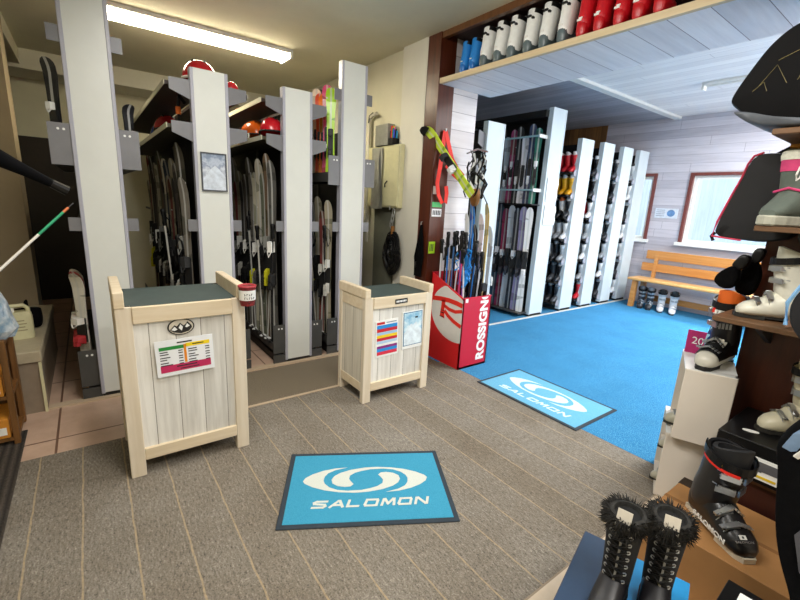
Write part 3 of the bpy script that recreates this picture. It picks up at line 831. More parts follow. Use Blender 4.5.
# the tall ski rack: dark backboard, pale rails, trays
for z in (2.36, 1.70): MB().tube([(-.05, 4.645, z), (-1.1, 4.645, z)], .012, 6).build('ski_rail', plain('pale_cyan_rail', '#b8d8dc', .3), b2)
for z in (2.36, 1.70): MB().box(-.055, -.045, 4.64, 4.81, z-.02, z+.02).build('rail_bracket', M_white, b2)
MB().box(-1.35, -.04, 4.62, 4.82, .045, .06).build('tray', M_dplate, b2)
MB().box(-1.35, -.04, 4.62, 4.82, 1.51, 1.525).build('tray', M_dark, b2)
MB().box(-1.35, -.06, 4.74, 5.0, 2.60, 2.68).build('top_board', M_dark, b2)
BC = [('#e8e6e2', 'white'), ('#8f86a8', 'lilac'), ('#2a2a30', 'black'), ('#c8cdd2', 'silver'), ('#8a2a4a', 'dark magenta'), ('#35505f', 'slate blue'), ('#9aa0a8', 'grey')]
for i, (c, n) in enumerate(BC):
    put_ski(-3.53-i*.098, 4.715, .062, R_(30), '%s ski in the lower row of the tall blue-room rack, %s from its front' % (n, ORD[i]), C(c), 'skis in the lower row of the tall blue-room rack', C(random.choice(['#e0e0e0', '#1a1a1a'])), C(random.choice(['#dcdcdc', '#222222', '#3a3a40'])), sc=.89+.03*math.sin(i*3))
BC2 = [('#1f6a5a', 'sea green'), ('#2a3a5c', 'navy'), ('#e8e6ea', 'white'), ('#26262a', 'black'), ('#a0406a', 'pink'), ('#b8c4cc', 'pale grey'), ('#4a3a30', 'brown')]
for i, (c, n) in enumerate(BC2):
    put_ski(-3.53-i*.098, 4.715, 1.527, R_(30), 'short %s ski in the upper row of the tall blue-room rack' % n, C(c), 'short skis in the upper row of the tall blue-room rack', C(random.choice(['#e0e0e0', '#1a1a1a'])), C(random.choice(['#dcdcdc', '#222222'])), kid=True, sc=1.2+.1*math.sin(i*2.3))
# first rack: a few skis and grey plates on the side towards the reveal
for i, z in enumerate((1.38, 1.72, 2.06)):
    pass
t = [o for o in bpy.data.objects if o.name.startswith('ski_rack') and o.get('label', '').startswith('lowest white-panelled')][0]
for z in (1.50, 1.78, 2.08): MB().prism([(3.66, z), (3.55, z+.06), (3.55, z+.2), (3.66, z+.17)], -.04, -.03, 'YZ').build('side_plate', M_plate, t)
for i, c in enumerate(('#2a2a2e', '#7a8088')):
    put_ski(-3.52-i*.1, 3.59, .07, 0, '%s ski half hidden behind the first white panel of the blue room' % ('black' if i == 0 else 'grey'), C(c), 'skis behind the first blue-room panel')
for i in range(5):
    put_ski(-3.52-i*.1, 4.01, .003, PI, '%s ski on the far side of the first white panel of the blue room' % ['dark grey', 'silver', 'black', 'violet', 'white'][i], C(['#3a3a40', '#b8bcc2', '#1c1c20', '#6a5a8a', '#dcdce0'][i]), 'skis on the far side of the first blue-room panel', sc=.9)
# sheets of paper taped to the tall panel
for nm, a in (('upper', (4.84, 5.07, 1.57, 1.86)), ('lower', (4.85, 5.09, 1.26, 1.51))):
    p = thing('paper_sheet', '%s of two curling translucent sheets of paper taped to the tallest white panel' % nm, 'paper', (BX+.008, (a[0]+a[1])/2, a[2]))
    w_, h_ = a[1]-a[0], a[3]-a[2]; m = MB(); N = 6
    m.loft([[(.004+.012*math.sin(i*1.3)*(j % 2), -w_/2+w_*i/N, h_*j/4) for i in range(N+1)] for j in range(5)], False, False, closed=False)
    m.build('sheet', M_paper, p, smooth=60)
    MB().box(.002, .006, -w_/2, -w_/2+.05, h_-.02, h_+.01).build('tape', M_white, p)
# boots on the racks
G = dict(k=('#2c2e33', '#1f2023', '#c8ccd0'), g=('#8e949a', '#c4cace', '#2a2a2c'), w=('#d9dde0', '#f0f2f3', '#2c2c30'), r=('#c0202c', '#d42a34', '#e8e4e0'), y=('#d89a18', '#e0aa24', '#e8e8e8'), d=('#4c5056', '#3c4046', '#a5a8ae'), o=('#1b1b1d', '#d8d8d6', '#e06a28'))
GN = dict(k='black', g='grey', w='white', r='red', y='yellow', d='dark grey', o='orange-trimmed')
SHN = ['lowest', 'second', 'third', 'middle', 'fifth', 'sixth', 'top']
def boot_rack_fill(y0, which, rows, n):
    for k_, ch in enumerate(rows):
        for j in range(n):
            c = ch[j % len(ch)]
            put_boot((BX-.085-.112*j, y0+.012, .12+.31*k_), R_(-90), '%s ski boot, %s shelf of the rack %s, %s' % (GN[c], SHN[k_], which, ['frontmost', 'second in', 'third in'][j]), *G[c], group='boots on the boot rack '+which, sc=.69, buckles=False)
boot_rack_fill(5.52, 'beside the tall ski rack', ['dk', 'kd', 'gk', 'wg', 'ko', 'yy', 'rr'], 3)
boot_rack_fill(6.09, 'third from the window', ['rk', 'gk', 'wg', 'gw', 'wr', 'kd', 'kk'], 2)
boot_rack_fill(6.67, 'second from the window', ['kg', 'wk', 'gk', 'kw', 'gw', 'kd', 'dk'], 2)
boot_rack_fill(7.19, 'against the window wall', ['wk', 'kg', 'gw', 'wk', 'kg', 'wd', 'gk'], 1)
# header shelf
HX = [-2.833, -2.728, -2.592, -2.451, -2.318, -2.172, -2.038, -1.894, -1.754, -1.639, -1.515, -1.405, -1.29]
for i, x in enumerate(HX):
    if i < 2: a = ('#1f6fc0', '#2a86d8', '#e4e4e0'); n = 'small blue ski boot on the shelf over the opening, %s from the brown post' % ORD[i]; s = .66
    elif i < 8: a = ('#5a686c', '#f2f4f2', '#eeeeea'); n = 'white-cuffed grey ski boot over the opening, %s white one from the brown post' % ORD[i-2]; s = .765
    else: a = ('#c01420', '#cc1826', '#1a1a1a'); n = 'glossy red ski boot on the shelf over the opening, %s from the white boots' % ORD[i-8]; s = .765
    hb = put_boot((x*.985, 2.685, 2.504), R_(93), n, *a, sole='#2c3032' if i < 8 else '#16181a', group='boots on the shelf over the opening', sc=s, side=-1 if i % 2 else 1)
    if 2 <= i < 8:
        m = MB()
        m.box(-.13, -.09, -.015, .03, .318, .334); m.box(-.13, -.085, -.04, -.022, .300, .316)
        m.build('slots', M_black, hb)
    elif i >= 8:
        MB().box(-.146, -.11, -.005, .035, .135, .15).build('logo_mark', M_paper, hb)
    else: MB().box(-.146, -.11, -.01, .02, .15, .162).build('logo_mark', M_paper, hb)
# pale floor plates in front of boots: none.  bench
t = thing('bench', 'orange pine bench with two-board backrest under the window on the blue carpet', 'bench', (0, 0, 0))
MB().box(-3.19, -1.15, 6.98, 7.36, .435, .47).build('seat', M_benchs, t, bevel=.008)
MB().box(-3.14, -1.2, 7.40, 7.43, .765, .905).build('back_board', M_bench, t, bevel=.006)
MB().box(-3.18, -1.2, 7.385, 7.415, .57, .70).build('back_board', M_bench, t, bevel=.006)
for x in (-3.09, -1.35):
    MB().prism([(7.00, 0), (7.07, 0), (7.10, .435), (7.03, .435)], x-.035, x+.035, 'YZ').build('leg', M_bench, t)
    MB().prism([(7.36, 0), (7.43, 0), (7.40, .435), (7.33, .435)], x-.035, x+.035, 'YZ').build('leg', M_bench, t)
    MB().prism([(7.36, .43), (7.41, .43), (7.44, .90), (7.40, .90)], x+.09, x+.14, 'YZ').build('back_post', M_bench, t)
MB().box(-3.06, -1.38, 7.34, 7.375, .10, .19).build('stretcher', M_bench, t)
for i, (x, a, n) in enumerate(((-2.97, ('#2c2f36', '#34383f', '#55585e'), 'dark grey ski boot under the pine bench, close beside its leg'), (-2.84, ('#26292f', '#3a3e46', '#70747a'), 'dark grey ski boot with grey liner under the pine bench, beside a white one'),
                               (-2.67, ('#d6d6da', '#e4e4e6', '#1c1c1e'), 'white ski boot with black back under the pine bench, between dark and white boots'), (-2.50, ('#dcdce0', '#ececee', '#1c1c1e'), 'white ski boot under the pine bench, farthest from the bench leg'))):
    put_boot((x, 7.10, .002), R_(-70), n, *a, group='boots under the bench', sc=.85, side=1)
n_ = thing('wall_notice', 'small pale notice with a blue picture on the boarded wall between the two windows', 'notice', (-3.02, YB-.004, 1.51))
MB().box(-.17, .17, -.004, 0, -.08, .075).build('sheet', plain('notice_sheet', '#cfd6e0', .5), n_)
m = MB(); m.loft([[(.07+.06*math.cos(a), -.005, .0+.055*math.sin(a)) for a in [2*PI*k_/14 for k_ in range(14)]], [(.07+.06*math.cos(a), -.0055, .0+.055*math.sin(a)) for a in [2*PI*k_/14 for k_ in range(14)]]]).build('picture', plain('notice_blue', '#5f86b4', .5, var=.25, scale=30), n_)
m = MB()
for i in range(4): m.box(-.15, -.02, -.0055, -.004, .04-i*.03, .05-i*.03)
m.build('print', plain('notice_grey', '#8f96a6', .5), n_)

# ================================================================== COUNTERS
def counter(label, xf, xb, y0, y1, zt, rail):
    """limed pine counter: front at xf (towards +X); slate top with a raised board along either side"""
    t = thing('wooden_counter', label, 'counter', (xf, y0, 0))
    D = xf-xb; Wd = y1-y0; pw = .068
    MB().box(-D, -.012, .01, Wd-.01, zt-.03, zt).build('counter_top', M_dslate, t)
    for y in (0, Wd-pw):
        for x in (-pw*.6, -D):
            MB().box(x, x+pw*.6, y, y+pw, 0, zt-.0).build('leg', M_pine, t, bevel=.003)
    for y in (0, Wd-.04):
        MB().box(-D-.005, .004, y-.002, y+.042, zt-.005, zt+rail).build('side_rail', M_pineh, t, bevel=.004)
    # front frame
    MB().box(-.03, .006, pw, Wd-pw, zt-.085, zt-.002).build('front_rail', M_pineh, t, bevel=.003)
    MB().box(-.03, .0, pw, Wd-pw, .085, .15).build('front_rail', M_pineh, t, bevel=.003)
    MB().box(-.035, -.015, pw, Wd-pw, .14, zt-.08).build('front_boards', M_pinew, t)
    for y in (.004, Wd-.024):
        MB().box(-D+pw*.6, -pw*.6, y+.004, y+.016, .14, zt-.005).build('side_boards', M_pinex, t)
        MB().box(-D+pw*.6, -pw*.6, y, y+.02, .085, .15).build('side_lower_rail', M_pineh, t)
        MB().box(-D+pw*.6, -pw*.6, y, y+.02, zt-.09, zt-.005).build('side_upper_rail', M_pineh, t)
    MB().box(-D, -D+.02, pw, Wd-pw, .1, zt-.02).build('back_boards', M_pinew, t)
    return t
c1 = counter('larger limed pine counter with a slate top and a price list on its front', -2.285, -2.74, .055, .648, .905, .075)
c2 = counter('smaller limed pine counter with two printed sheets on its front, beside the red bin', -2.385, -2.765, 1.490, 2.100, .795, .062)
# emblem on the larger counter
t = thing('oval_plaque', 'dark oval emblem with white mountain shapes on the front of the larger counter', 'plaque', (-2.298, .33, .778))
ov = [(.0622*math.cos(2*PI*i/28), .043*math.sin(2*PI*i/28)) for i in range(28)]
MB().prism(ov, 0, .004, 'YZ').build('oval', plain('plaque_black', '#1d1a17', .6), t)
MB().prism([(x*.9, y*.88) for x, y in ov], .004, .005, 'YZ').build('field', plain('plaque_pale', '#cfc6b4', .6), t)
m = MB()
m.prism([(-.052, -.012), (-.03, .012), (-.02, .004), (-.004, .022), (.012, .006), (.02, .012), (.03, .026), (.048, .004), (.05, -.008), (.034, -.026), (.0, -.034), (-.034, -.026)], .005, .006, 'YZ')
m.build('mountain', plain('plaque_black', '#1d1a17', .6), t)
m = MB(); m.prism([(-.046, -.012), (-.03, .004), (-.018, -.012), (-.03, -.018)], .006, .007, 'YZ'); m.prism([(-.012, -.004), (-.003, .014), (.008, .0), (.002, -.02)], .006, .007, 'YZ'); m.prism([(.018, -.002), (.028, .016), (.04, .002), (.026, -.006)], .006, .007, 'YZ')
m.build('snow_patches', M_paper, t)
# price list
t = thing('price_list', 'white laminated price list with green, yellow and magenta bands on the larger counter', 'price list', (-2.2815, .34, .625), rot=(R_(1.5), 0, 0))
MB().box(-.002, .002, -.135, .135, -.095, .095).build('sheet', plain('laminate', '#eef0f2', .25, var=.01), t)
def band(nm, c, a, b, z0, z1, par, x=.002, th=.001): return MB().box(x, x+th, a, b, z0, z1).build(nm, plain('ink_'+c.strip('#'), c, .35, var=.04), par)
band('green_band', '#1f8a3a', -.118, -.005, .044, .062, t); band('yellow_band', '#f2d414', .004, .118, .048, .068, t)
band('orange_strip', '#e88a1e', -.006, .006, -.035, .064, t); band('magenta_band', '#c2275c', -.118, .118, -.075, -.038, t)
m = MB(); rnd = random.Random(3)
m.box(.002, .003, -.035, .035, .073, .080)
for i in range(6):
    z = .034-i*.0125 - (.004 if i > 1 else 0) - (.004 if i > 3 else 0)
    m.box(.002, .003, -.116, -.116+rnd.uniform(.03, .055), z-.0025, z+.0025); m.box(.002, .003, -.032, -.012, z-.0025, z+.0025)
    m.box(.002, .003, .014, .014+rnd.uniform(.03, .05), z-.0025, z+.0025); m.box(.002, .003, .095, .116, z-.0025, z+.0025)
m.box(.003, .0036, -.045, .05, -.053, -.047); m.box(.003, .0036, -.03, .06, -.067, -.062)
m.box(.003, .0036, .035, .09, .056, .061)
m.build('print', plain('ink_black', '#25252a', .5), t)
# pot on the corner
t = thing('pen_pot', 'small red and black woven pot with a hand-lettered white label at the counter corner', 'pot', (-2.238, .650, .872))
MB().loft([ell(0, 0, r, r, z, 18) for z, r in ((0, .036), (.03, .041), (.105, .043))]).build('pot', plain('red_black_weave', '#7a1f22', .7, var=.9, scale=70), t, smooth=50)
MB().loft([ell(0, 0, .0425, .0425, .032, 18), ell(0, 0, .0438, .0438, .086, 18)], False, False).build('label_band', M_paper, t, smooth=50)
MB().tube([(.043*math.cos(2*PI*i/16), .043*math.sin(2*PI*i/16), .105) for i in range(17)], .006, 6).build('rim', plain('rim_red', '#a8323a', .6), t)
m = MB()
for j, zz in enumerate((.064, .045)):
    for i in range(4 if j == 0 else 5):
        a = R_(-34+i*15); p = Vector((.0442*math.cos(a), .0442*math.sin(a), zz))
        m.cbox(p, (.0015, .0022, .012), Matrix.Rotation(a, 4, 'Z')); m.cbox(p+Vector((0, .003, .004 if (i+j) % 2 else -.003)), (.0015, .006, .0022), Matrix.Rotation(a, 4, 'Z'))
m.build('lettering', plain('ink_black', '#25252a', .5), t)
# sheets on the smaller counter
t = thing('brand_plate', 'tiny black plate with white lettering on the top rail of the smaller counter', 'plate', (-2.377, 1.795, .752), rot=(R_(2), 0, 0))
MB().box(-.003, .002, -.055, .055, -.017, .017).build('plate', M_black, t)
m = MB(); x = -.046
for w_ in (.009, .011, .008, .012, .009, .011, .008): m.box(.002, .003, x, x+w_, -.007, .007); x += w_+.0035
m.build('lettering', M_paper, t)
t = thing('ticket_sheet', 'white sheet with red, blue and yellow stripes on the smaller counter', 'price list', (-2.397, 1.692, .478), rot=(R_(2), 0, 0))
MB().box(-.001, .002, -.100, .100, -.14, .14).build('sheet', M_paper, t)
for nm, c, z0, z1 in (('blue_stripe', '#2a8fd8', .078, .105), ('red_stripe', '#c8242e', .052, .078), ('pale_stripe', '#9fc4e4', .03, .050), ('yellow_stripe', '#f2cf1e', .008, .030), ('red_stripe', '#c8243a', -.014, .008), ('pale_stripe', '#b4cfe6', -.036, -.016), ('purple_stripe', '#8a2a7c', -.074, -.054), ('blue_stripe', '#2a8fd8', -.098, -.074), ('red_stripe', '#d83048', -.124, -.098)):
    band(nm, c, -.088, .092, z0, z1, t)
band('heading', '#c8242e', -.088, -.02, .110, .128, t); band('heading', '#8a92a2', -.005, .085, .117, .124, t)
t = thing('piste_map', 'blue-edged map sheet of snowy mountains on the smaller counter', 'map', (-2.397, 1.930, .512), rot=(R_(2), 0, 0))
MB().box(-.001, .002, -.1, .1, -.15, .148).build('sheet', M_paper, t)
band('border', '#2f6f96', -.09, .09, -.125, .14, t)
MB().box(.003, .004, -.084, .084, -.119, .134).build('print', M_print2, t)
MB().prism([(-.084, -.119), (-.084, -.02), (-.05, .01), (-.02, .05), (.0, .035), (.03, .06), (.05, .02), (.084, -.01), (.084, -.119)], .004, .005, 'YZ').build('mountain', plain('map_snow', '#dfeaf0', .4, var=.16, scale=26), t)
MB().box(.004, .005, .02, .045, .088, .1).build('mark', M_black, t)

# ================================================================== LOGO MATS
SWOOSH = [(-0.1043, 0.1413), (-0.1713, 0.1352), (-0.2367, 0.117), (-0.2907, 0.0897), (-0.3247, 0.0609), (-0.3356, 0.0345), (-0.3248, 0.0158), (-0.2824, -0.0138), (-0.219, -0.0414), (-0.1482, -0.0586), (-0.069, -0.067), (0.0021, -0.0631), (0.075, -0.0471), (0.1322, -0.0228), (0.163, 0.0036), (0.1758, 0.0317), (0.1698, 0.0616), (0.1433, 0.0826), (0.1056, 0.0921), (0.0764, 0.089), (0.0608, 0.0717), (0.0736, 0.0517), (0.084, 0.0293), (0.0789, 0.001), (0.0496, -0.0225), (0.0124, -0.0368), (-0.033, -0.0478), (-0.1042, -0.0505), (-0.1574, -0.0409), (-0.198, -0.0185), (-0.2217, 0.0102), (-0.2293, 0.0345), (-0.2247, 0.0673), (-0.2076, 0.0959), (-0.1709, 0.1198)]
GLY = {'S': [[(1, 1), (.18, 1), (0, .84), (.06, .62), (.9, .44), (1, .2), (.84, 0), (0, 0)]], 'A': [[(0, 0), (.55, 1), (.66, 1), (1, 0)], [(.25, .3), (.88, .3)]], 'L': [[(.04, 1), (0, 0), (.86, 0)]],
       'O': [[(.1, 1), (.95, 1), (1, .8), (.95, 0), (.08, 0), (0, .2), (.1, 1)]], 'M': [[(0, 0), (.1, 1), (.2, 1), (.5, .2), (.86, 1), (.96, 1), (1, 0)]], 'N': [[(0, 0), (.06, 1), (.18, 1), (.84, 0), (.95, 0), (1, 1)]]}
def stroke_text(word, mat, parent, W_, H_, at, th=.25, gap=.14, shear=.22):
    """wide slanted square capitals built from straight strokes"""
    zt = at[2]+.0004; n = len(word); cw = W_/(n+gap*(n-1)+shear*H_/W_*n); m = MB(); hw = H_*th/2
    for i, ch in enumerate(word):
        for line in GLY[ch]:
            for a, b in zip(line, line[1:]):
                q = []
                for p in (a, b): q.append(Vector((p[0]*(cw-2*hw)+hw, p[1]*(H_-2*hw)+hw)))
                d = q[1]-q[0]; d.normalize(); nn = Vector((-d.y, d.x))
                P = [q[0]-d*hw*.9+nn*hw, q[0]-d*hw*.9-nn*hw, q[1]+d*hw*.9-nn*hw, q[1]+d*hw*.9+nn*hw]
                P = [(at[0]-W_/2+i*cw*(1+gap)+v.x+shear*v.y, at[1]-H_/2+v.y) for v in P]
                zt += .00006; m.poly([(x, y, zt) for x, y in P])
    m.build('lettering', mat, parent)
def logo_mat(label, loc, rz, w, d, mb, mwh):
    t = thing('floor_mat', label, 'floor mat', loc, rz)
    MB().box(-w/2, w/2, -d/2, d/2, 0, .007).build('rubber_border', M_rubber, t, bevel=.003)
    MB().box(-w/2+.025, w/2-.025, -d/2+.025, d/2-.025, .003, .009).build('pile', mb, t, bevel=.002)
    e = MB(); z = .009; k_ = w/.848; c0 = (-.006, .036)
    for sg in (1, -1):
        P = [(k_*(c0[0]+sg*(x-c0[0])), k_*(c0[1]+sg*(y-c0[1]))) for x, y in SWOOSH]
        e.prism(P, z-.001, z+.001, 'XY')
    e.build('emblem', mwh, t)
    stroke_text('SALOMON', mwh, t, .585*k_, .054*k_, (.012*k_, -.143*k_, z))
    return t
logo_mat('blue logo mat lying on the grey carpet in front of the two counters', (-1.602, 1.050, 0), R_(60.8), .848, .575, M_matb, M_matw)
logo_mat('pale blue logo mat lying on the edge of the blue carpet', (-1.775, 2.815, .0012), R_(0), .92, .56, M_matb2, M_matw2)
t = struct(MB().box(-3.12, -1.0, -.95, -.415, 0, .006).build('floor_runner', M_ribmat))
tag(t, 'dark ribbed doormat at the edge of the grey carpet beside the shelf of small boxes', 'doormat'); t['kind'] = 'thing'; t.name = 'doormat'

# ================================================================== RED POLE BIN
t = thing('pole_bin', 'red and white open bin with big white lettering, full of ski poles, at the opening', 'bin', (0, 0, 0))
x0, x1, y0, y1 = -2.955, -2.51, 2.575, 2.935
MB().box(x1-.012, x1, y0, y1, 0, .668).build('front_panel', M_redd, t)
def side(y): return MB().prism([(x0, 0), (x1, 0), (x1, .66), (x0, .835)], y, y+.012, 'XZ')
side(y0).build('side_panel', M_red, t); side(y1-.012).build('side_panel', M_binw, t)
MB().box(x0, x0+.012, y0, y1, 0, .835).build('back_panel', M_redd, t)
MB().box(x0, x1, y0+.01, y1-.01, 0, .02).build('floor_panel', M_dark, t)
cx, cz, cr = -2.60, .505, .30
arc = []
for i in range(0, 61):
    a = 2*PI*i/60; x, z = cx+cr*1.08*math.cos(a), cz+cr*.88*math.sin(a)
    zt = .66+(x1-x)*(.175/.445)-.012
    arc.append((min(x, x1-.004), min(z, zt)))
pts = []
for p in arc:
    if not pts or (abs(p[0]-pts[-1][0])+abs(p[1]-pts[-1][1])) > .002: pts.append(p)
MB().prism(pts[:-1], y0-.002, y0+.001, 'XZ').build('white_disc', M_binw, t)
m = MB(); Y = y0-.003
def rib(P, w): m.ribbon([(a, Y, b) for a, b in P], w, .002, Vector((0, 0, 1)))
rib([(-2.915, .592), (-2.80, .606), (-2.69, .612), (-2.59, .607), (-2.515, .596)], .042)
m.prism([(-2.785, .60), (-2.735, .60), (-2.745, .52), (-2.735, .43), (-2.80, .44), (-2.79, .52)], Y-.001, Y+.001)
rib([(-2.75, .552), (-2.68, .53), (-2.60, .525), (-2.515, .55)], .032)
rib([(-2.74, .505), (-2.69, .468), (-2.62, .435), (-2.54, .412), (-2.515, .405)], .036)
m.build('emblem', M_strapred, t)
m = MB(); m.box(-2.80, -2.745, Y-.002, Y, .438, .446); m.box(-2.795, -2.742, Y-.002, Y, .476, .484); m.box(-2.79, -2.742, Y-.002, Y, .50, .506)
m.build('buckle_mark', M_black, t)
M = Matrix(((0., 0., 1., x1+.0008), (-0., -1., 0., 2.850), (1., 0., 0., .055), (0., 0., 0., 1.)))
text('lettering', 'ROSSIGNO', .135, M_paper, t, M, sx=1.0, space=1.05, bold=.006, align='LEFT', clipy=.603)
MB().box(x1, x1+.002, 2.60, 2.632, .625, .660).build('tag', M_paper, t)

# poles and skis standing in the bin
rnd = random.Random(11)
PC = [('#e6e6ea', 'white'), ('#1d1d20', 'black'), ('#2b76c4', 'blue'), ('#d6d8dc', 'silver'), ('#c23a6a', 'pink'), ('#6a4aa0', 'purple'), ('#1b1b1d', 'black'), ('#e8e0d8', 'white'), ('#5a8ac8', 'light blue'),
      ('#2a2a30', 'dark grey'), ('#d04848', 'red'), ('#8c56b0', 'violet'), ('#f0f0f0', 'white'), ('#202024', 'black'), ('#b0b4bc', 'grey'), ('#30343c', 'dark grey')]
pole0 = make_pole(1.15)
spots = [(-2.90+.058*(i % 7), 2.63+.085*(i//7)) for i in range(21)]
for i in range(20):
    c, n = PC[i % len(PC)]
    x, y = spots[i]
    hgt = ['tall', 'middling', 'short'][i % 3]
    lab = '%s ski pole in the red bin, %s from the post in the %s row' % (n, ORD[i % 7], ['front', 'middle', 'back'][i//7])
    p = pole0 if i == 0 else dup(pole0, label=lab)
    p['label'] = lab; p['category'] = 'ski pole'; p['group'] = 'ski poles in the red bin'
    p.location = (x, y, .022); p.rotation_euler = (R_(rnd.uniform(-3, 3)), R_(rnd.uniform(-4, 3)), rnd.uniform(-1.5, 1.5)); p.scale = (1, 1, [.98, .92, 1.06][i % 3]*rnd.uniform(.96, 1.03))
    for ch in [o for o in bpy.data.objects if o.parent == p]:
        if ch.name.startswith('shaft'): ch.color = C(c)
SB = [('#dfe2e6', 'white'), ('#2f78c2', 'blue'), ('#1d1f24', 'black'), ('#e4d8e0', 'pale pink'), ('#c8b070', 'gold'), ('#c8d4de', 'ice blue')]
for i, (c, n) in enumerate(SB):
    put_ski(-2.87+.062*i, 2.905-.0*i, .022, R_(rnd.uniform(-8, 8)), '%s ski standing upright at the back of the red bin' % n, C(c), 'skis standing in the red bin', C('#1b1b1d'), C('#8a8a8a'), sc=.86+.07*math.sin(i*2.1)).scale.x = .55
# light green ski lying aslant over the bin
s = put_ski(0, 0, 0, 0, 'lime and white ski tilted across the brown post with its black tip sticking out', C('#c6dc3a'), 'tilted ski', C('#202024'), C('#d0d0d0'), sc=.5)
d = (Vector((-3.02, 2.52, 2.06))-Vector((-2.60, 2.66, 1.545))); d.normalize()
zax = d; yax = Vector((0, 1, .25)); xax = yax.cross(zax).normalized(); yax = zax.cross(xax)
s.matrix_world = Matrix.Translation((-2.60, 2.655, 1.545)) @ Matrix((xax, yax, zax)).transposed().to_4x4() @ Matrix.Diagonal((1, 1, .47, 1))
del s['group']
for ch in list(s.children) if s.children else []: pass
tip = MB(); tip.loft([[(-w, -.012-dy, z), (w, -.012-dy, z), (w, -.002-dy, z), (-w, -.002-dy, z)] for z, w, dy in ((1.50, .05, .035), (1.56, .045, .052), (1.60, .02, .07))])
tip.build('tip_guard', M_black, s)
# red harness straps hung on the post
def strap_thing(name, label, cat, P, w, mat, side=Vector((1, 0, 0)), grp=None):
    t = thing(name, label, cat, P[0][0] if isinstance(P[0][0], tuple) else P[0], group=grp)
    o = Vector(t.location)
    for pl in (P if isinstance(P[0][0], tuple) else [P]):
        MB().ribbon([Vector(p)-o for p in pl], w, .004, side).build('webbing', mat, t)
    return t
t = strap_thing('hanging_strap', 'red webbing strap looped from a hook on the brown post above the tilted ski', 'strap',
                [[(-2.955, 2.615, 2.09), (-2.95, 2.60, 1.98), (-2.945, 2.585, 1.86), (-2.94, 2.57, 1.76)], [(-2.955, 2.62, 2.09), (-2.945, 2.66, 1.98), (-2.93, 2.70, 1.86), (-2.90, 2.745, 1.78), (-2.86, 2.79, 1.72)], [(-2.94, 2.64, 1.80), (-2.92, 2.70, 1.74), (-2.88, 2.76, 1.68), (-2.84, 2.80, 1.62)]], .045, M_strapred, Vector((0, 1, 0)))
MB().tube([(-.02, 0, 0), (.008, .002, .0), (.012, .002, .02)], .006, 6).build('hook', M_steel, t)
t = strap_thing('hanging_strap', 'red webbing loop hanging below the tilted ski beside the white label', 'strap',
                [[(-2.93, 2.56, 1.76), (-2.945, 2.555, 1.64), (-2.94, 2.575, 1.54), (-2.925, 2.61, 1.47), (-2.915, 2.645, 1.47), (-2.92, 2.655, 1.56), (-2.925, 2.645, 1.62)]], .042, M_strapred, Vector((0, 1, 0)))
# labels on the reveal of the post
def note(label, y0, y1, z0, z1, c, bars=0, x=-2.972):
    t = thing('post_label', label, 'label', (x, (y0+y1)/2, (z0+z1)/2), group='labels stuck on the brown post')
    MB().box(0, .003, -(y1-y0)/2, (y1-y0)/2, -(z1-z0)/2, (z1-z0)/2).build('card', plain('card_'+c.strip('#'), c, .6, var=.05), t)
    if bars:
        m = MB(); r = random.Random(bars)
        y = -(y1-y0)/2+.01
        while y < (y1-y0)/2-.015:
            w = r.uniform(.006, .014); m.box(.003, .004, y, y+w, -(z1-z0)*.3, (z1-z0)*.3); y += w+.008
        m.build('print', plain('ink_black', '#25252a', .5), t)
note('plain white label on the brown post, highest of the labels', 2.535, 2.60, 1.545, 1.615, '#d8d6d0')
note('green label on the brown post, above a white one with black print', 2.535, 2.65, 1.43, 1.475, '#5cc478')
note('white label with black print on the brown post, under the green one', 2.535, 2.65, 1.345, 1.415, '#e6e6ea', 5)
note('lime green card low on the brown post behind the pole grips', 2.525, 2.60, 1.005, 1.115, '#a4d21e', 3)
# tangle of black and white straps hung high at the reveal
rnd = random.Random(5)
t = thing('strap_bundle', 'tangle of black and white straps with a tan glove hung above the poles', 'straps', (-2.76, 2.84, 1.90))
for i in range(12):
    a = Vector((rnd.uniform(-.10, .10), rnd.uniform(-.05, .06), rnd.uniform(-.06, .04))); P = [a]
    L = rnd.uniform(.22, .42)
    for j in range(1, 7): P.append(a+Vector((rnd.uniform(-.045, .045)+.03*math.sin(i+j), rnd.uniform(-.03, .03), -L*j/6)))
    MB().ribbon(P, rnd.uniform(.014, .03), .006, Vector((rnd.uniform(-1, 1), rnd.uniform(-1, 1), 0))).build('strap', M_black if i % 4 else M_white, t)
MB().tube([(-.13, .0, .02), (0, 0, .05), (.13, 0, .02)], .008, 6).build('hanger_bar', M_steel, t)
MB().puff([(-.02, -.30), (.05, -.28), (.07, -.36), (.05, -.44), (.0, -.45), (-.03, -.38)], .0, .05).build('glove', plain('tan_leather', '#8a5a24', .6), t, smooth=60)
t = thing('strap_bundle', 'bright blue straps bunched over the ski poles at the front of the red bin', 'straps', (-2.66, 2.70, 1.05))
for i in range(9):
    a = Vector((rnd.uniform(-.07, .07), rnd.uniform(-.04, .04), rnd.uniform(-.03, .02))); P = [a]; L = rnd.uniform(.15, .33)
    for j in range(1, 7): P.append(a+Vector((rnd.uniform(-.03, .03), rnd.uniform(-.02, .02), -L*j/6)))
    MB().ribbon(P, rnd.uniform(.018, .03), .005, Vector((rnd.uniform(-1, 1), rnd.uniform(-1, 1), 0))).build('strap', M_blue, t)
MB().tube([(-.08, 0, .01), (0, .02, .02), (.08, 0, .01)], .012, 6).build('knot', M_blue, t)
t = thing('cord_hank', 'black cord hank hanging on the front of the brown post', 'cord', (-3.07, 2.505, 1.26))
for i in range(5):
    MB().tube([(.0, 0, 0), (-.012+.012*i, -.01, -.12), (-.05+.028*i, -.015, -.30), (-.035+.02*i, -.02, -.48), (.0+.006*i, -.01, -.40), (.02-.004*i, -.008, -.2)], .011, 6).build('cord', M_blackc, t)
MB().tube([(.0, .01, .03), (0, -.006, .03), (0, -.008, 0)], .005, 6).build('hook', M_steel, t)

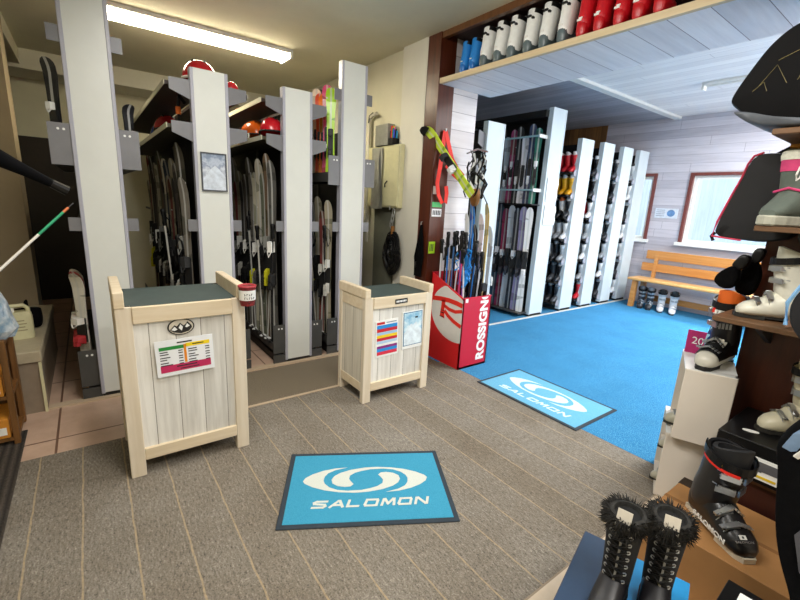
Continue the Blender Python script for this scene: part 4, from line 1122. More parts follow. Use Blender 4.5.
# ================================================================== WALL CUPBOARD CORNER
t = thing('wall_cupboard', 'cream steel wall cupboard with papers hung on it, beside the tallest rack', 'cupboard', (0, 0, 0))
MB().box(-3.90, -3.40, 2.46, 2.515, 1.40, 2.0).build('body', M_cream, t, bevel=.006)
MB().box(-3.985, -3.905, 2.47, 2.55, 1.40, 2.0).build('side_box', M_cream, t, bevel=.006)
MB().box(-3.66, -3.41, 2.448, 2.46, 1.415, 1.985).build('door', M_cream, t, bevel=.004)
m = MB().tube([(-3.62, 2.445, 1.60), (-3.60, 2.43, 1.63), (-3.58, 2.445, 1.66)], .006, 6); m.build('handle', M_black, t)
p = thing('hanging_papers', 'grey sheaf of curling papers hanging on the cream wall cupboard', 'papers', (-3.77, 2.445, 1.98))
for i in range(4):
    m = MB(); w = .19; N = 6
    m.loft([[(-w/2+i*.012+.01*math.sin(j*1.1+i), -.006*i-.012*math.sin(j*.9+i)-.004, -.10*j) for j in range(N+1)], [(w/2-i*.008+.01*math.sin(j*1.3+i), -.006*i-.01*math.sin(j+i*2), -.10*j) for j in range(N+1)]], False, False, closed=False)
    m.build('sheet', plain('grey_paper', '#9d9d94', .8, var=.1), p, smooth=60)
t = thing('marker_box', 'grey steel box of coloured markers standing on the wall cupboard', 'box', (-3.66, 2.485, 2.002))
MB().box(-.165, .06, -.045, .045, 0, .20).build('box', plain('grey_box', '#8e8e84', .5), t, bevel=.004)
MB().box(.064, .14, -.04, .04, 0, .06).build('tray', M_black, t)
for i in range(8):
    c = ['#141414', '#e02828', '#2a8a3a', '#2848c8', '#f0d020', '#e060a8', '#141414', '#1a9ad0'][i]
    MB().tube([(.075+.018*(i % 4), -.02+.035*(i//4), .03), (.078+.018*(i % 4), -.02+.035*(i//4), .13+.06*(((i*5) % 7)/7))], .009, 7).build('marker', M_col, t, color=C(c))
t = thing('wall_pipe', 'cream pipe with a bent top on the wall behind the cupboard', 'pipe', (-4.06, 2.52, 0))
MB().tube([(0, 0, 1.0), (0, 0, 2.26), (.01, 0, 2.31), (.05, -.01, 2.33), (.14, -.01, 2.34)], .02, 8).build('pipe', M_wallw, t, smooth=50)
MB().tube([(-.0, -.022, 2.26), (.02, -.022, 2.33), (.1, -.03, 2.35)], .006, 6).build('cable', M_black, t)
t = struct(MB().box(-3.93, -3.56, 2.535, 2.552, .02, 1.395).build('wall_panel', plain('grey_green_panel', '#6e6f60', .6, var=.06)))
t = thing('cord_coil', 'black cable coil hanging from steel clips under the cream wall cupboard', 'cable', (-3.47, 2.46, 1.18))
for i in range(6):
    rx, rz = .135-.02*i, .215-.026*i
    MB().tube([(rx*math.sin(2*PI*k_/24)*(1 if k_ else 1), -.008*(i % 3)+.01*math.sin(k_), -.235-rz*-math.cos(2*PI*k_/24)*1.0 if True else 0) for k_ in range(25)], .016, 6).build('loop', M_black, t, smooth=50)
m = MB()
for i in range(3): m.tube([(.0+.02*math.sin(2*PI*k_/12)+.03*(i-1), -.01*i, .06+.055*i+.045*math.cos(2*PI*k_/12)) for k_ in range(13)], .005, 5)
m.build('steel_clip', M_steel, t)
m = MB().tube([(-.05, .05, .235), (-.05, -.01, .235), (-.05, -.01, .20)], .006, 6).build('hook', M_steel, t)
MB().tube([(0, 0, .04), (0, 0, -.06)], .02, 8).build('strap', plain('tan_leather', '#8a5a24', .6), t)

# ================================================================== LEFT EDGE
t = thing('tiled_ledge', 'low tiled ledge cupboard against the dark corridor, a cream jug standing on it', 'ledge', (0, 0, 0))
MB().box(-4.68, -3.36, -1.55, -.335, 0, .345).build('body', M_ctile, t)
MB().box(-4.70, -3.345, -1.56, -.325, .345, .42).build('top_slab', plain('ledge_top', '#b2a68c', .4, var=.08), t, bevel=.006)
MB().box(-3.36, -3.345, -.345, -.330, .0, .345).build('corner_trim', M_cream, t)
t = thing('jug', 'cream plastic jug with a moulded handle and faint label on the tiled ledge', 'jug', (-3.70, -.445, .421), R_(8))
m = MB(); m.loft([ell(0, 0, .045, a, z, 20, 4) for z, a in ((0, .068), (.01, .072), (.15, .072), (.175, .068), (.185, .05))]); m.build('body', M_cream, t, smooth=40)
m = MB().tube([(0, -.052, .17), (0, -.058, .205), (0, -.045, .226), (0, .03, .226), (0, .052, .205), (0, .052, .17)], .013, 8); m.build('handle', M_cream, t, smooth=50)
MB().cyl((0, -.035, .185), .018, .03, 12).build('cap', M_white, t)
m = MB()
for i in range(4): m.box(.0445, .0465, -.04, .035-.01*(i % 2), .06+.022*i, .066+.022*i)
m.build('print', plain('faint_print', '#9a8f6c', .6), t)
t = thing('bag', 'black cloth bag lying behind the cream jug on the tiled ledge', 'bag', (-4.0, -.43, .421))
MB().puff([(-.10, 0), (.10, 0), (.11, .08), (.04, .15), (-.06, .13), (-.11, .06)], 0, .16, 'XZ').build('pouch', M_blackc, t, smooth=60)
MB().tube([(-.05, 0, .12), (-.03, .0, .19), (.04, 0, .19), (.05, 0, .13)], .008, 6).build('strap', M_blackc, t)
t = thing('display_shelf', 'small brown wooden shelf unit by the tiled ledge, holding little orange boxes', 'shelf unit', (0, 0, 0))
M_osw = planks('shelf_oak', 'Y', 'Z', 3., '#5e3f1c', '#96683a', gapw=0, rough=.5, bump=.1)
for x, y in ((-2.995, -.458), (-2.995, -1.30), (-3.27, -.458), (-3.27, -1.30)): MB().box(x, x+.035, y, y+.028, .0065, .62).build('post', M_osw, t, bevel=.003)
for z in (.05, .30, .60): MB().box(-3.27, -2.965, -1.29, -.435, z-.02, z).build('shelf_board', M_osw, t)
MB().box(-3.275, -3.265, -1.29, -.44, .02, .6).build('back_panel', M_osw, t)
for i, (y, z) in enumerate(((-.520, .05), (-.640, .05), (-.520, .30), (-.640, .30))):
    b = thing('carton', 'orange carton on the %s board of the brown shelf unit, %s its post' % ('lower' if z < .1 else 'upper', 'touching' if i % 2 == 0 else 'second from'), 'carton', (-3.085, y, z+.001), group='orange cartons on the brown shelf unit')
    MB().box(-.12, .12, -.052, .052, 0, .115).build('carton', plain('orange_carton', '#d08a2e', .6, var=.08), b, bevel=.003)
    MB().box(.12, .1215, -.038, .04, .02, .065).build('label_sheet', M_paper, b)
    MB().box(.1215, .1225, -.028, .0, .034, .05).build('print', plain('ink_black', '#25252a', .5), b)
t = thing('plastic_bag', 'clear crumpled plastic bag with white and blue contents on the brown shelf unit', 'bag', (-3.12, -.535, .602))
rnd = random.Random(2); R = []
for z, r in ((0, .12), (.05, .145), (.12, .14), (.2, .12), (.27, .09), (.32, .05), (.36, .06)):
    R.append([(x+rnd.uniform(-.012, .012), y+rnd.uniform(-.012, .012), z+rnd.uniform(-.008, .008)) for x, y, _ in ell(0, 0, r*.9, r*1.05, 0, 22)])
MB().loft(R).build('film', M_film, t)
MB().puff([(-.08, .01), (.08, .01), (.09, .12), (.02, .22), (-.07, .17)], .0, .12).build('contents', plain('contents_blue', '#3f78b8', .6, var=.3), t)
t = thing('slalom_pole', 'thin white and green pole with an orange end slanting above the tiled ledge', 'pole', (0, 0, 0))
A = Vector((-2.45, -.05, 1.374)); D = Vector((.14, -.26, -.27)).normalized()
def pp(a, b): return [A+D*a, A+D*b]
MB().tube(pp(0, .03), .003, 6).build('tip', M_black, t)
MB().tube(pp(.03, .06), .0055, 6).build('orange_band', M_col, t, color=C('#d0703a'))
MB().tube(pp(.06, .20), .0055, 6).build('green_band', M_col, t, color=C('#1f9a6a'))
MB().tube(pp(.20, 2.02), .0055, 6).build('shaft', M_col, t, color=C('#e6e2d8'))
t = thing('umbrella', 'closed black umbrella-like roll tapering down above the white and green pole', 'umbrella', (0, 0, 0))
B0, B1 = Vector((-2.06, -.60, 1.74)), Vector((-2.225, -.075, 1.438))
def bl(t_): return B0+(B1-B0)*t_
MB().tube([bl(0), bl(.3), bl(.6), bl(.8), bl(.95)], [.062, .052, .036, .022, .016], 10).build('cover', M_blackc, t, smooth=60)
MB().tube([bl(.94), bl(1.03)], [.017, .020], 10).build('end_cap', M_black, t)

# ================================================================== RIGHT-HAND DISPLAY
def shelf(label, x0, x1, z, y0=2.15):
    t = thing('wall_shelf', label, 'shelf', (0, 0, 0), group='brown display shelves on the post')
    MB().box(x0, x1, y0, 2.598, z-.022, z).build('board', M_shelfw, t, bevel=.003)
    for x in (x0+.12, x1-.15):
        MB().prism([(2.598, z-.022), (2.598, z-.16), (2.58, z-.16), (2.30, z-.04), (2.30, z-.022)], x-.01, x+.01, 'YZ').build('bracket', M_dplate, t)
    return t
shelf('highest brown shelf on the post, under the black embroidered bag', -.545, .35, 1.80)
shelf('brown shelf on the post carrying the grey and pink snow boot', -.53, .35, 1.435)
shelf('brown shelf on the post carrying the white ski boot', -.60, .35, 1.045)
# white ski boot
wb = put_boot((-.432, 2.31, 1.047), R_(205), 'white ski boot with grey buckles on the brown shelf under the snow boot', '#d8d6c6', '#dedccd', '#cfcdbc', sole='#23231f', sc=.78, side=1)
b = thing('price_tag', 'small pink-beige tag tied to the heel of the white ski boot', 'tag', (-.335, 2.20, 1.068), R_(20))
MB().prism([(-.035, -.02), (.03, .0), (.035, .045), (-.025, .03)], -.002, .002).build('card', plain('tag_pink', '#b8917e', .7), b)
wb.scale = (.86, 1.0, .735)
# snow boot
def make_snow_boot():
    t = thing('snow_boot', 'grey-green snow boot with pink collar and white fleece top on the upper brown shelf', 'snow boot', (-.470, 2.295, 1.437), R_(258))
    gr = plain('boot_grey_green', '#5c665e', .75, var=.12, bump=.15); pk = plain('boot_pink', '#d8447c', .6); fl = plain('fleece_white', '#dcdccd', .95, bump=.6, scale=90)
    m = MB(); R = []
    for x, w, z0, z1 in ((-.10, .03, .035, .10), (-.09, .042, .035, .15), (-.04, .047, .035, .17), (.02, .047, .035, .145), (.07, .046, .035, .105), (.11, .042, .035, .08), (.145, .028, .035, .06)):
        R.append([(x, w*math.copysign(abs(math.cos(a))**.75, math.cos(a)), (z0+z1)/2+(z1-z0)/2*math.copysign(abs(math.sin(a))**.75, math.sin(a))) for a in [2*PI*k_/16 for k_ in range(16)]])
    m.loft(R); m.build('foot', gr, t, smooth=50)
    MB().loft([ell(cx, 0, rx, ry, z, 20, 2.2) for z, cx, rx, ry in ((.09, -.035, .068, .05), (.14, -.035, .066, .053), (.20, -.03, .068, .058), (.25, -.026, .071, .061))]).build('shaft', gr, t, smooth=50)
    MB().loft([ell(cx, 0, rx, ry, z, 20, 2.2) for z, cx, rx, ry in ((.215, -.029, .072, .062), (.262, -.025, .075, .065))]).build('collar', pk, t, smooth=50)
    R = [ell(-.025, 0, .078, .068, .258, 20), ell(-.025, 0, .082, .071, .275, 20), ell(-.024, 0, .076, .066, .292, 20), ell(-.024, 0, .058, .05, .288, 20), ell(-.024, 0, .05, .042, .25, 20)]
    MB().loft(R).build('fleece', fl, t, smooth=60)
    m = MB(); m.prism([(-.115, -.035), (-.06, -.048), (.03, -.05), (.10, -.048), (.15, -.03), (.158, 0), (.15, .03), (.10, .048), (.03, .05), (-.06, .048), (-.115, .035)], 0, .04, 'XY')
    m.build('sole', plain('sole_grey', '#a9a99b', .7, var=.2), t, bevel=.006)
    MB().tube([(.02, -.054, .135), (.035, .0, .15), (.02, .054, .135), (-.03, .062, .12), (-.09, .045, .11)], .005, 6).build('stripe', pk, t)
    MB().box(-.03, .005, .0585, .062, .185, .2).build('badge', M_paper, t)
    m = MB().tube([(.035, .03, .24), (.07, .035, .225), (.095, .04, .195), (.085, .04, .175), (.065, .04, .185), (.055, .04, .21), (.05, .035, .235)], .0035, 6); m.build('drawcord', M_white, t)
    return t
make_snow_boot()
# beige boot above the black box, black gloves
put_boot((-.29, 2.40, .551), R_(222), 'worn beige ski boot standing on the black shoe box, half hidden by dark trousers', '#cfc8ae', '#d5cdb0', '#c4b68e', sole='#2a2824', sc=.86, side=1)
def glove(label, poly, y, cuffbox):
    t = thing('glove', label, 'glove', (0, 0, 0), group='black gloves by the white boot')
    MB().puff(poly, y, .06).build('hand', M_blackc, t, smooth=60)
    m = MB(); m.puff(cuffbox, y, .05); m.build('cuff', M_black, t, smooth=60)
    return t
glove('rounded black glove hanging beside the white ski boot, the outer one', [(-.70, 1.16), (-.66, 1.13), (-.615, 1.14), (-.60, 1.19), (-.615, 1.25), (-.65, 1.24), (-.69, 1.20)], 2.42, [(-.65, 1.24), (-.60, 1.22), (-.57, 1.29), (-.61, 1.31)])
glove('black glove squeezed against the toe of the white ski boot', [(-.63, 1.11), (-.56, 1.10), (-.54, 1.20), (-.565, 1.27), (-.60, 1.27), (-.635, 1.19)], 2.50, [(-.60, 1.26), (-.56, 1.26), (-.545, 1.33), (-.59, 1.335)])
# white open boxes
Mdk = plain('box_inside', '#8d857a', .8)
def white_box(label, loc, rz, w, d, h, mid=False):
    t = thing('storage_box', label, 'box', loc, R_(rz), group='white boxes stacked by the post')
    MB().box(0, w, 0, .008, 0, h).build('front', M_cardw, t, bevel=.003); MB().box(0, w, d-.008, d, 0, h).build('back', M_cardw, t)
    MB().box(w-.008, w, .008, d-.008, 0, h).build('side', M_cardw, t); MB().box(0, w, .008, d-.008, h-.008, h).build('top', M_white, t); MB().box(0, w, .008, d-.008, 0, .008).build('bottom', M_cardw, t)
    if mid: MB().box(.005, w-.01, .01, d-.01, h*.5, h*.5+.006).build('divider', M_cardw, t)
    return t
white_box('lower white box of the two stacked beside the blue carpet', (-.724, 2.302, .001), 22, .225, .37, .366, True)
white_box('upper white box of the two stacked beside the blue carpet', (-.690, 2.266, .369), 21.6, .205, .37, .37)
def inbox(label, ox, oy, ang, lx, ly, z, sc):
    a = R_(ang); put_boot((ox+lx*math.cos(a)-ly*math.sin(a), oy+lx*math.sin(a)+ly*math.cos(a), z), a+PI, label, '#b9b4a0', '#c8c4b2', '#56564e', sole='#34342f', group='boots poking out of the white boxes', sc=sc, side=-1)
inbox('pale boot poking out of the upper white box', -.690, 2.266, 21.6, .062, .16, .378, .62)
inbox('pale boot poking out of the lower white box, on its inner divider', -.724, 2.302, 22, .066, .19, .192, .5)
inbox('pale boot poking out at the bottom of the lower white box', -.724, 2.302, 22, .056, .15, .010, .5)
b = put_boot((-.63, 2.45, .740), R_(-96), 'black and white ski boot with an orange cuff lining, standing on the white boxes', '#d2cfc2', '#17171a', '#e2681c', sole='#1a1a1c', sc=.92, side=-1)
for ch in [o for o in bpy.data.objects if o.parent == b]:
    if ch.name.startswith('shell'):
        MB().loft([[(x, w*math.cos(a)*1.03, zc+hz*math.sin(a)*1.03) for a in [PI*k_/12 for k_ in range(13)]] for x, w, zc, hz in ((-.115, .049, .06, .105), (-.05, .055, .07, .125), (.0, .057, .07, .105), (.04, .059, .066, .075), (.08, .059, .064, .050), (.11, .056, .058, .040))], False, False, closed=False).build('upper_overlay', M_black, ch, smooth=50)
    if ch.name.startswith('cuff'):
        MB().box(.052, .060, -.036, .03, .292, .312).build('logo_bar', M_paper, ch); MB().box(.052, .0605, -.042, -.03, .296, .320).build('red_flash', M_strapred, ch)
t = thing('price_card', 'magenta card marked 20 standing on the white boxes behind the black and white boot', 'card', (-.765, 2.57, .7405), R_(12))
MB().box(-.04, .045, -.003, .003, 0, .125).build('card', plain('magenta_card', '#b02468', .5), t)
text('lettering', '20', .055, M_paper, t, Matrix.Translation((.01, -.0036, .07)) @ Matrix.Rotation(R_(90), 4, 'X'))
t = thing('scarf', 'folded pale blue cloth with dark squiggles on the white boxes by the brown post', 'cloth', (-.655, 2.555, .741), R_(15))
k = NT('squiggle_cloth'); w_ = k.n('ShaderNodeTexWave'); w_.inputs['Scale'].default_value = 9; w_.inputs['Distortion'].default_value = 14; k.l(k.coords(), w_.inputs['Vector']); k.col(k.ramp(w_.outputs['Fac'], [(.5, C('#a9d6ea')), (.62, C('#2a4a86'))])); k.set(Roughness=.9)
MB().puff([(-.065, 0), (.06, 0), (.065, .12), (.05, .20), (-.02, .22), (-.06, .16)], 0, .07).build('fold', k.m, t, smooth=60)
MB().puff([(-.04, .19), (.045, .18), (.04, .25), (-.02, .26)], .01, .05).build('fold', k.m, t, smooth=60)
t = thing('paper_sheet', 'white sheet of paper lying on the upper white box beside the boot', 'paper', (-.575, 2.40, .7405), R_(21.6))
MB().loft([[(-.05, -.04, .001), (.05, -.04, .001)], [(-.05, .02, .006), (.05, .02, .004)], [(-.04, .09, .02), (.045, .09, .03)]], False, False, closed=False).build('sheet', M_paper, t)
# dark plinth, black shoe box
t = thing('plinth', 'dark wooden plinth under the black shoe box against the post', 'plinth', (0, 0, 0))
MB().box(-.48, .2, 2.20, 2.598, 0, .355).build('body', M_darkin, t); MB().box(-.485, .205, 2.19, 2.598, .355, .375).build('top_board', M_shelfw, t)
def shoebox(name, label, loc, rz, w, d, h, mat, lid, grp=None, lidh=.05):
    t = thing(name, label, 'box', loc, rz, group=grp)
    MB().box(0, w, 0, d, 0, h-.004).build('body', mat, t, bevel=.002)
    MB().box(-.004, w+.004, -.004, d+.004, h-lidh, h).build('lid', lid, t, bevel=.002)
    return t
t = shoebox('shoe_box', 'black shoe box with a printed white label, behind the black ski boot', (-.485, 2.17, .376), 0, .40, .40, .172, M_black, M_black)
m = MB().box(.05, .27, -.007, -.004, .02, .115); m.build('label_sheet', M_paper, t)
m = MB()
for i in range(4): m.box(.065, .11+.03*(i % 3), -.0085, -.007, .095-.02*i, .102-.02*i)
m.box(.15, .25, -.0085, -.007, .06, .10)
m.build('print', plain('ink_grey', '#5a5a5e', .5), t)
MB().box(.12, .22, -.009, -.0085, .03, .04).build('yellow_line', plain('ink_yellow', '#e0c020', .5), t)
t = thing('paper_tag', 'small white oval tag lying on the black shoe box lid', 'tag', (-.40, 2.27, .5485), R_(20))
MB().prism([(.03*math.cos(2*PI*i/16), .014*math.sin(2*PI*i/16)) for i in range(16)], 0, .002, 'XY').build('card', M_paper, t)
# cardboard carton with the black ski boot
t = thing('carton', 'large brown cardboard carton on the tiles, a black ski boot standing on it', 'carton', (-.57, 1.742, .001))
MB().box(0, .47, 0, .43, 0, .248).build('body', M_card, t, bevel=.003)
MB().box(0, .47, .205, .225, .2482, .249).build('flap_seam', plain('seam_brown', '#8a5f34', .8), t)
MB().box(-.001, .10, .36, .431, .2, .2492).build('tape', M_tape, t)
MB().box(.05, .075, .375, .40, .2493, .2497).build('mark', plain('mark_tan', '#c09a66', .7), t)
sb = put_boot((-.352, 1.888, .250), R_(-36), 'black ski boot with grey buckles and red trim on the cardboard carton', '#141416', '#19191b', '#1d1d1f', sole='#cfc6b2', sc=.90, side=-1)
sb.scale = (.97, 1.06, .90)
for ch in [o for o in bpy.data.objects if o.parent == sb]:
    if ch.name.startswith('shell'):
        text('lettering', 'SALOMON', .030, M_paper, ch, Matrix.Translation((.02, -.0568, .045)) @ Matrix.Rotation(R_(90), 4, 'X'), sx=1.2, bold=.001)
        m = MB(); Tm = Matrix.Translation((.121, -.012, .089)) @ Matrix.Rotation(R_(38), 4, 'Y')
        m.box(-.008, .008, -.012, .012, 0, .0015, Tm); m.build('logo_badge', M_paper, ch)
        m = MB(); m.box(-.004, .004, -.003, .003, .0015, .0022, Tm); m.build('badge_mark', M_black, ch)
        text('lettering', 'SALOMON', .011, M_steel, ch, Matrix.Translation((.134, -.012, .0785)) @ Matrix.Rotation(R_(38), 4, 'Y') @ Matrix.Rotation(R_(90), 4, 'Z'), sx=1.2)
    if ch.name.startswith('cuff'):
        MB().ribbon([(-.024+.094*math.cos(R_(a)), .072*math.sin(R_(a)), .330-.016*math.cos(R_(a))) for a in range(-120, -10, 10)], .012, .004, Vector((0, 0, 1))).build('red_trim', M_strapred, ch)
        MB().ribbon([(-.024+.094*math.cos(R_(a)), .072*math.sin(R_(a)), .348-.016*math.cos(R_(a))) for a in range(-100, -50, 10)], .006, .004, Vector((0, 0, 1))).build('yellow_trim', plain('ink_yellow', '#e0c020', .5), ch)
# blue boot box with the two fur boots
t = thing('boot_box', 'dark blue boot box on the tiles under two black fur-trimmed boots', 'box', (-.637, 1.424, .001), R_(16))
MB().box(0, .33, -.40, 0, 0, .20).build('body', plain('navy_box', '#27364e', .4, var=.08), t)
MB().box(-.004, .11, -.404, .004, .20, .262).build('lid', plain('navy_box_lid', '#2f435e', .35, var=.08), t, bevel=.003)
MB().box(.11, .334, -.404, .004, .20, .250).build('tray', plain('bright_blue_tray', '#2f9ade', .4, var=.05), t)
MB().box(.108, .114, -.404, .004, .20, .266).build('edge', M_paper, t)
def fur_boot(label, loc, rz):
    t = thing('fur_boot', label, 'boot', loc, rz, group='black fur-trimmed boots')
    lea = plain('black_leather', '#17161a', .38, var=.25, bump=.1)
    m = MB(); R = []
    for x, w, z0, z1 in ((-.09, .024, .02, .08), (-.083, .036, .02, .11), (-.03, .04, .02, .12), (.03, .041, .02, .105), (.08, .043, .02, .08), (.12, .04, .02, .066), (.15, .030, .02, .055), (.165, .014, .022, .042)):
        R.append([(x, w*math.copysign(abs(math.cos(a))**.8, math.cos(a)), (z0+z1)/2+(z1-z0)/2*math.copysign(abs(math.sin(a))**.8, math.sin(a))) for a in [2*PI*k_/16 for k_ in range(16)]])
    m.loft(R)
    m.build('foot', lea, t, smooth=50)
    prof = ((.05, -.028, .056, .040), (.09, -.03, .056, .042), (.14, -.032, .053, .044), (.20, -.030, .054, .047), (.27, -.028, .058, .051), (.30, -.028, .059, .052))
    MB().loft([ell(cx, 0, rx, ry, z, 20, 2.2) for z, cx, rx, ry in prof]).build('shaft', plain('black_suede', '#121214', .8, var=.3), t, smooth=50)
    MB().prism([(-.10, -.03), (-.04, -.042), (.06, -.045), (.12, -.042), (.168, -.018), (.168, .018), (.12, .042), (.06, .045), (-.04, .042), (-.10, .03)], 0, .024, 'XY').build('sole', M_black, t, bevel=.003)
    def front(z, y):
        import bisect
        for (za, ca, ra, wa), (zb, cb, rb, wb) in zip(prof, prof[1:]):
            if za <= z <= zb:
                f = (z-za)/(zb-za); cx = ca+(cb-ca)*f; rx = ra+(rb-ra)*f; ry = wa+(wb-wa)*f; break
        return Vector((cx+rx*math.sqrt(max(0, 1-(y/ry)**2))+.004, y, z))
    zs = [.105+.027*i for i in range(7)]
    for i in range(6):
        m = MB()
        for s in (-1, 1): m.tube([front(zs[i], s*.024), front((zs[i]+zs[i+1])/2, 0)+Vector((.004, 0, 0)), front(zs[i+1], -s*.024)], .0032, 5)
        m.build('lace', M_black, t)
    for z in zs:
        for s in (-1, 1):
            p = front(z, s*.027); M = Matrix.Translation(p) @ Matrix.Rotation(R_(90), 4, 'Y') @ Matrix.Rotation(-s*.5, 4, 'X')
            m = MB(); m.tube([M @ Vector((.0052*math.cos(2*PI*k_/10), .0052*math.sin(2*PI*k_/10), 0)) for k_ in range(11)], .0019, 5); m.build('eyelet', M_steel, t)
    MB().ribbon([front(.1+.03*i, .0)+Vector((-.001, .004, 0)) for i in range(6)], .006, .002, Vector((0, 1, 0))).build('tongue_seam', plain('seam_grey', '#8d8d8a', .6), t)
    rnd = random.Random(int(rz*100)); m = MB()
    for i in range(1300):
        a = rnd.uniform(0, 2*PI); z = .268+rnd.random()*.05; o = Vector((-.028+.057*math.cos(a), .050*math.sin(a), z))
        d = Vector((math.cos(a)*rnd.uniform(.2, 1), math.sin(a)*rnd.uniform(.2, 1), rnd.uniform(-.5, .9))).normalized()*rnd.uniform(.012, .034)
        sd = d.cross(Vector((rnd.uniform(-1, 1), rnd.uniform(-1, 1), 1))).normalized()*.0018; b_ = len(m.v)
        m.v += [tuple(o-sd), tuple(o+sd), tuple(o+d*.6+sd*.6), tuple(o+d+Vector((0, 0, -.006)))]; m._f((b_, b_+1, b_+2, b_+3))
    R = [ell(-.028, 0, .06, .053, .27, 20), ell(-.028, 0, .067, .06, .285, 20), ell(-.028, 0, .066, .059, .31, 20), ell(-.028, 0, .046, .04, .316, 20), ell(-.028, 0, .04, .034, .27, 20)]
    m.loft(R)
    m.build('fur_collar', plain('dark_fur', '#2b2a28', .95, var=.6, scale=60), t)
    MB().ribbon([Vector((.026, 0, .27)), Vector((.034, 0, .30)), Vector((.020, 0, .345))], .04, .004, Vector((0, 1, 0))).build('tongue_label', plain('label_beige', '#d2cbbd', .7), t)
    return t
fur_boot('black lace-up boot with dark fur collar, the one nearer the grey carpet', (-.440, 1.222, .252), R_(-78))
fur_boot('black lace-up boot with dark fur collar, the one beside the cardboard carton', (-.352, 1.318, .252), R_(-70))
# black box with a big white label, bottom edge
t = shoebox('shoe_box', 'black shoe box with a large white label on its lid, beside the fur boots', (-.225, 1.33, .001), R_(2), .42, .255, .30, M_dark, M_black)
MB().box(.035, .40, .03, .225, .300, .3015).build('label_sheet', M_paper, t)
m = MB()
for i in range(4): m.box(.05, .05+[.03, .09, .2, .06][i],   .195-.02*i, .201-.02*i, .3015, .302)
m.box(.07, .085, .10, .13, .3015, .302); m.box(.10, .16, .10, .13, .3015, .302)
m.build('print', plain('ink_grey', '#5a5a5e', .5), t)
# clothes and bags
def garment(name, label, cat, poly, y, depth, mat, folds=5, amp=.012):
    t = thing(name, label, cat, (0, 0, 0)); m = MB()
    m.puff(poly, y, depth, n=4, shrink=.12); o = m.build('body', mat, t, smooth=60); return t
g = garment('hanging_trousers', 'dark ski trousers hanging in front of the cardboard carton', 'trousers',
            [(-.205, .86), (-.225, .80), (-.205, .73), (-.19, .62), (-.17, .52), (-.145, .44), (-.095, .33), (-.07, .22), (-.06, .02), (.2, .02), (.25, .5), (.22, 1.0), (-.08, 1.04), (-.15, .95)], 1.66, .13, M_blackc)
MB().ribbon([(-.12, 1.60, .95), (-.145, 1.59, .90), (-.175, 1.592, .85), (-.19, 1.60, .80)], .03, .006, Vector((1, 0, .6))).build('pale_blue_panel', plain('panel_blue', '#7f9cc0', .7), g)
MB().ribbon([(-.09, 1.592, .92), (-.115, 1.585, .87), (-.15, 1.583, .83), (-.17, 1.59, .79)], .013, .006, Vector((1, 0, .6))).build('white_panel', M_paper, g)
MB().ribbon([(-.08, 1.588, .66), (-.12, 1.585, .56), (-.09, 1.585, .46), (-.05, 1.588, .40)], .012, .005, Vector((1, 0, .2))).build('grey_piping', plain('piping_grey', '#4c4c52', .7), g)
MB().tube([(.0, 1.66, 1.0), (.0, 1.67, 1.08), (.02, 1.68, 1.1)], .006, 6).build('hanger_hook', M_steel, g)
g = garment('hanging_jacket', 'dark grey jacket with pale blue piping hanging behind the heel of the white ski boot', 'jacket',
            [(-.335, 1.10), (-.345, 1.17), (-.315, 1.25), (-.26, 1.31), (-.15, 1.34), (.1, 1.3), (.15, .95), (-.2, .96), (-.30, 1.05)], 2.06, .12, plain('jacket_grey', '#141418', .85, var=.2, bump=.2))
MB().tube([(-.338, 2.01, 1.09), (-.348, 2.01, 1.17), (-.318, 2.01, 1.255), (-.262, 2.01, 1.315), (-.15, 2.0, 1.343)], .007, 6).build('piping', plain('piping_blue', '#7fb2e0', .5), g)
bagm = plain('black_nylon', '#030203', .6, var=.4, bump=.15)
bagm.node_tree.nodes['Principled BSDF'].inputs['Specular IOR Level'].default_value = .12
g = thing('gear_bag', 'black bag with fine gold embroidered lines sitting on the highest brown shelf', 'bag', (0, 0, 0))
poly = [(-.722, 1.922), (-.708, 1.964), (-.674, 2.032), (-.631, 2.109), (-.593, 2.150), (-.554, 2.178), (-.434, 2.21), (-.10, 2.24), (.0, 2.1), (-.02, 1.812), (-.35, 1.803), (-.495, 1.805), (-.575, 1.823), (-.637, 1.841), (-.69, 1.893)]
MB().puff(poly, 2.32, .30, n=6, shrink=.08).build('body', bagm, g, smooth=60)
MB().puff([(-.70, 1.885), (-.64, 1.836), (-.575, 1.812), (-.42, 1.803), (-.42, 1.825), (-.55, 1.845), (-.63, 1.872)], 2.30, .31, n=4, shrink=.05).build('grey_base', plain('bag_grey', '#5d626a', .6), g, smooth=60)
m = MB()
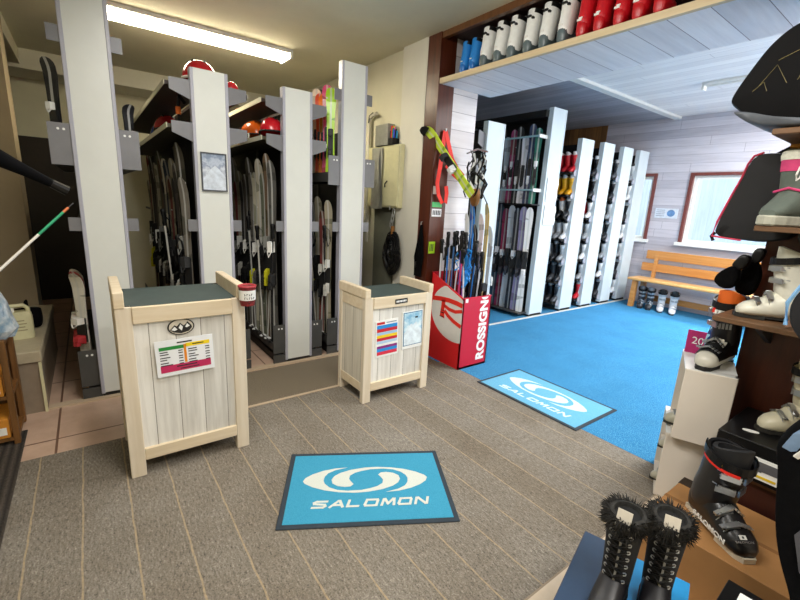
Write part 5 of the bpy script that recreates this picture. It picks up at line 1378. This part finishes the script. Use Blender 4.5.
gl = [[(-.63, 1.97), (-.60, 2.0), (-.585, 1.965)], [(-.615, 1.985), (-.57, 2.055), (-.53, 1.985)], [(-.50, 1.99), (-.48, 2.05), (-.49, 2.075)], [(-.44, 2.12), (-.39, 2.08), (-.40, 2.0), (-.42, 1.97)], [(-.36, 2.20), (-.30, 2.15), (-.33, 2.06)], [(-.57, 2.07), (-.50, 2.10), (-.43, 2.13), (-.34, 2.17)]]
for P in gl: m.tube([(x-.01, 2.168, z-.02) for x, z in P], .0009, 5)
m.build('embroidery', plain('gold_thread', '#8d8356', .5), g)
g = thing('hanging_bag', 'dark boot bag with pink piping hanging from the post in front of the window', 'bag', (0, 0, 0))
poly = [(-.748, 1.372), (-.738, 1.44), (-.706, 1.558), (-.68, 1.644), (-.669, 1.701), (-.653, 1.735), (-.62, 1.748), (-.512, 1.742), (-.45, 1.6), (-.443, 1.391), (-.549, 1.360), (-.631, 1.362)]
MB().puff(poly, 2.47, .10, n=5, shrink=.06).build('body', plain('bag_charcoal', '#08080d', .65, var=.3), g, smooth=60)
MB().tube([(x-.004, 2.43, z) for x, z in poly[11:]+poly[:7]], .005, 6).build('piping', plain('piping_pink', '#d83a58', .5), g)
MB().tube([(-.745, 2.44, 1.39), (-.757, 2.44, 1.37), (-.745, 2.44, 1.35)], .008, 6).build('zip_pull', M_black, g)
MB().ribbon([(-.60, 2.46, 1.735), (-.55, 2.47, 1.77), (-.50, 2.50, 1.785), (-.44, 2.52, 1.775)], .02, .006, Vector((0, 1, 0))).build('carry_strap', M_black, g)
g = thing('folded_cloth', 'pale green and amber cloth tucked under the highest brown shelf beside the bag strap', 'cloth', (0, 0, 0))
MB().puff([(-.655, 1.715), (-.60, 1.745), (-.52, 1.74), (-.50, 1.775), (-.55, 1.772)], 2.50, .05).build('fold', plain('cloth_green', '#b6bda6', .8), g, smooth=60)
MB().puff([(-.56, 1.765), (-.50, 1.76), (-.49, 1.795), (-.52, 1.797)], 2.47, .05).build('fold', plain('cloth_amber', '#b8781e', .7), g, smooth=60)
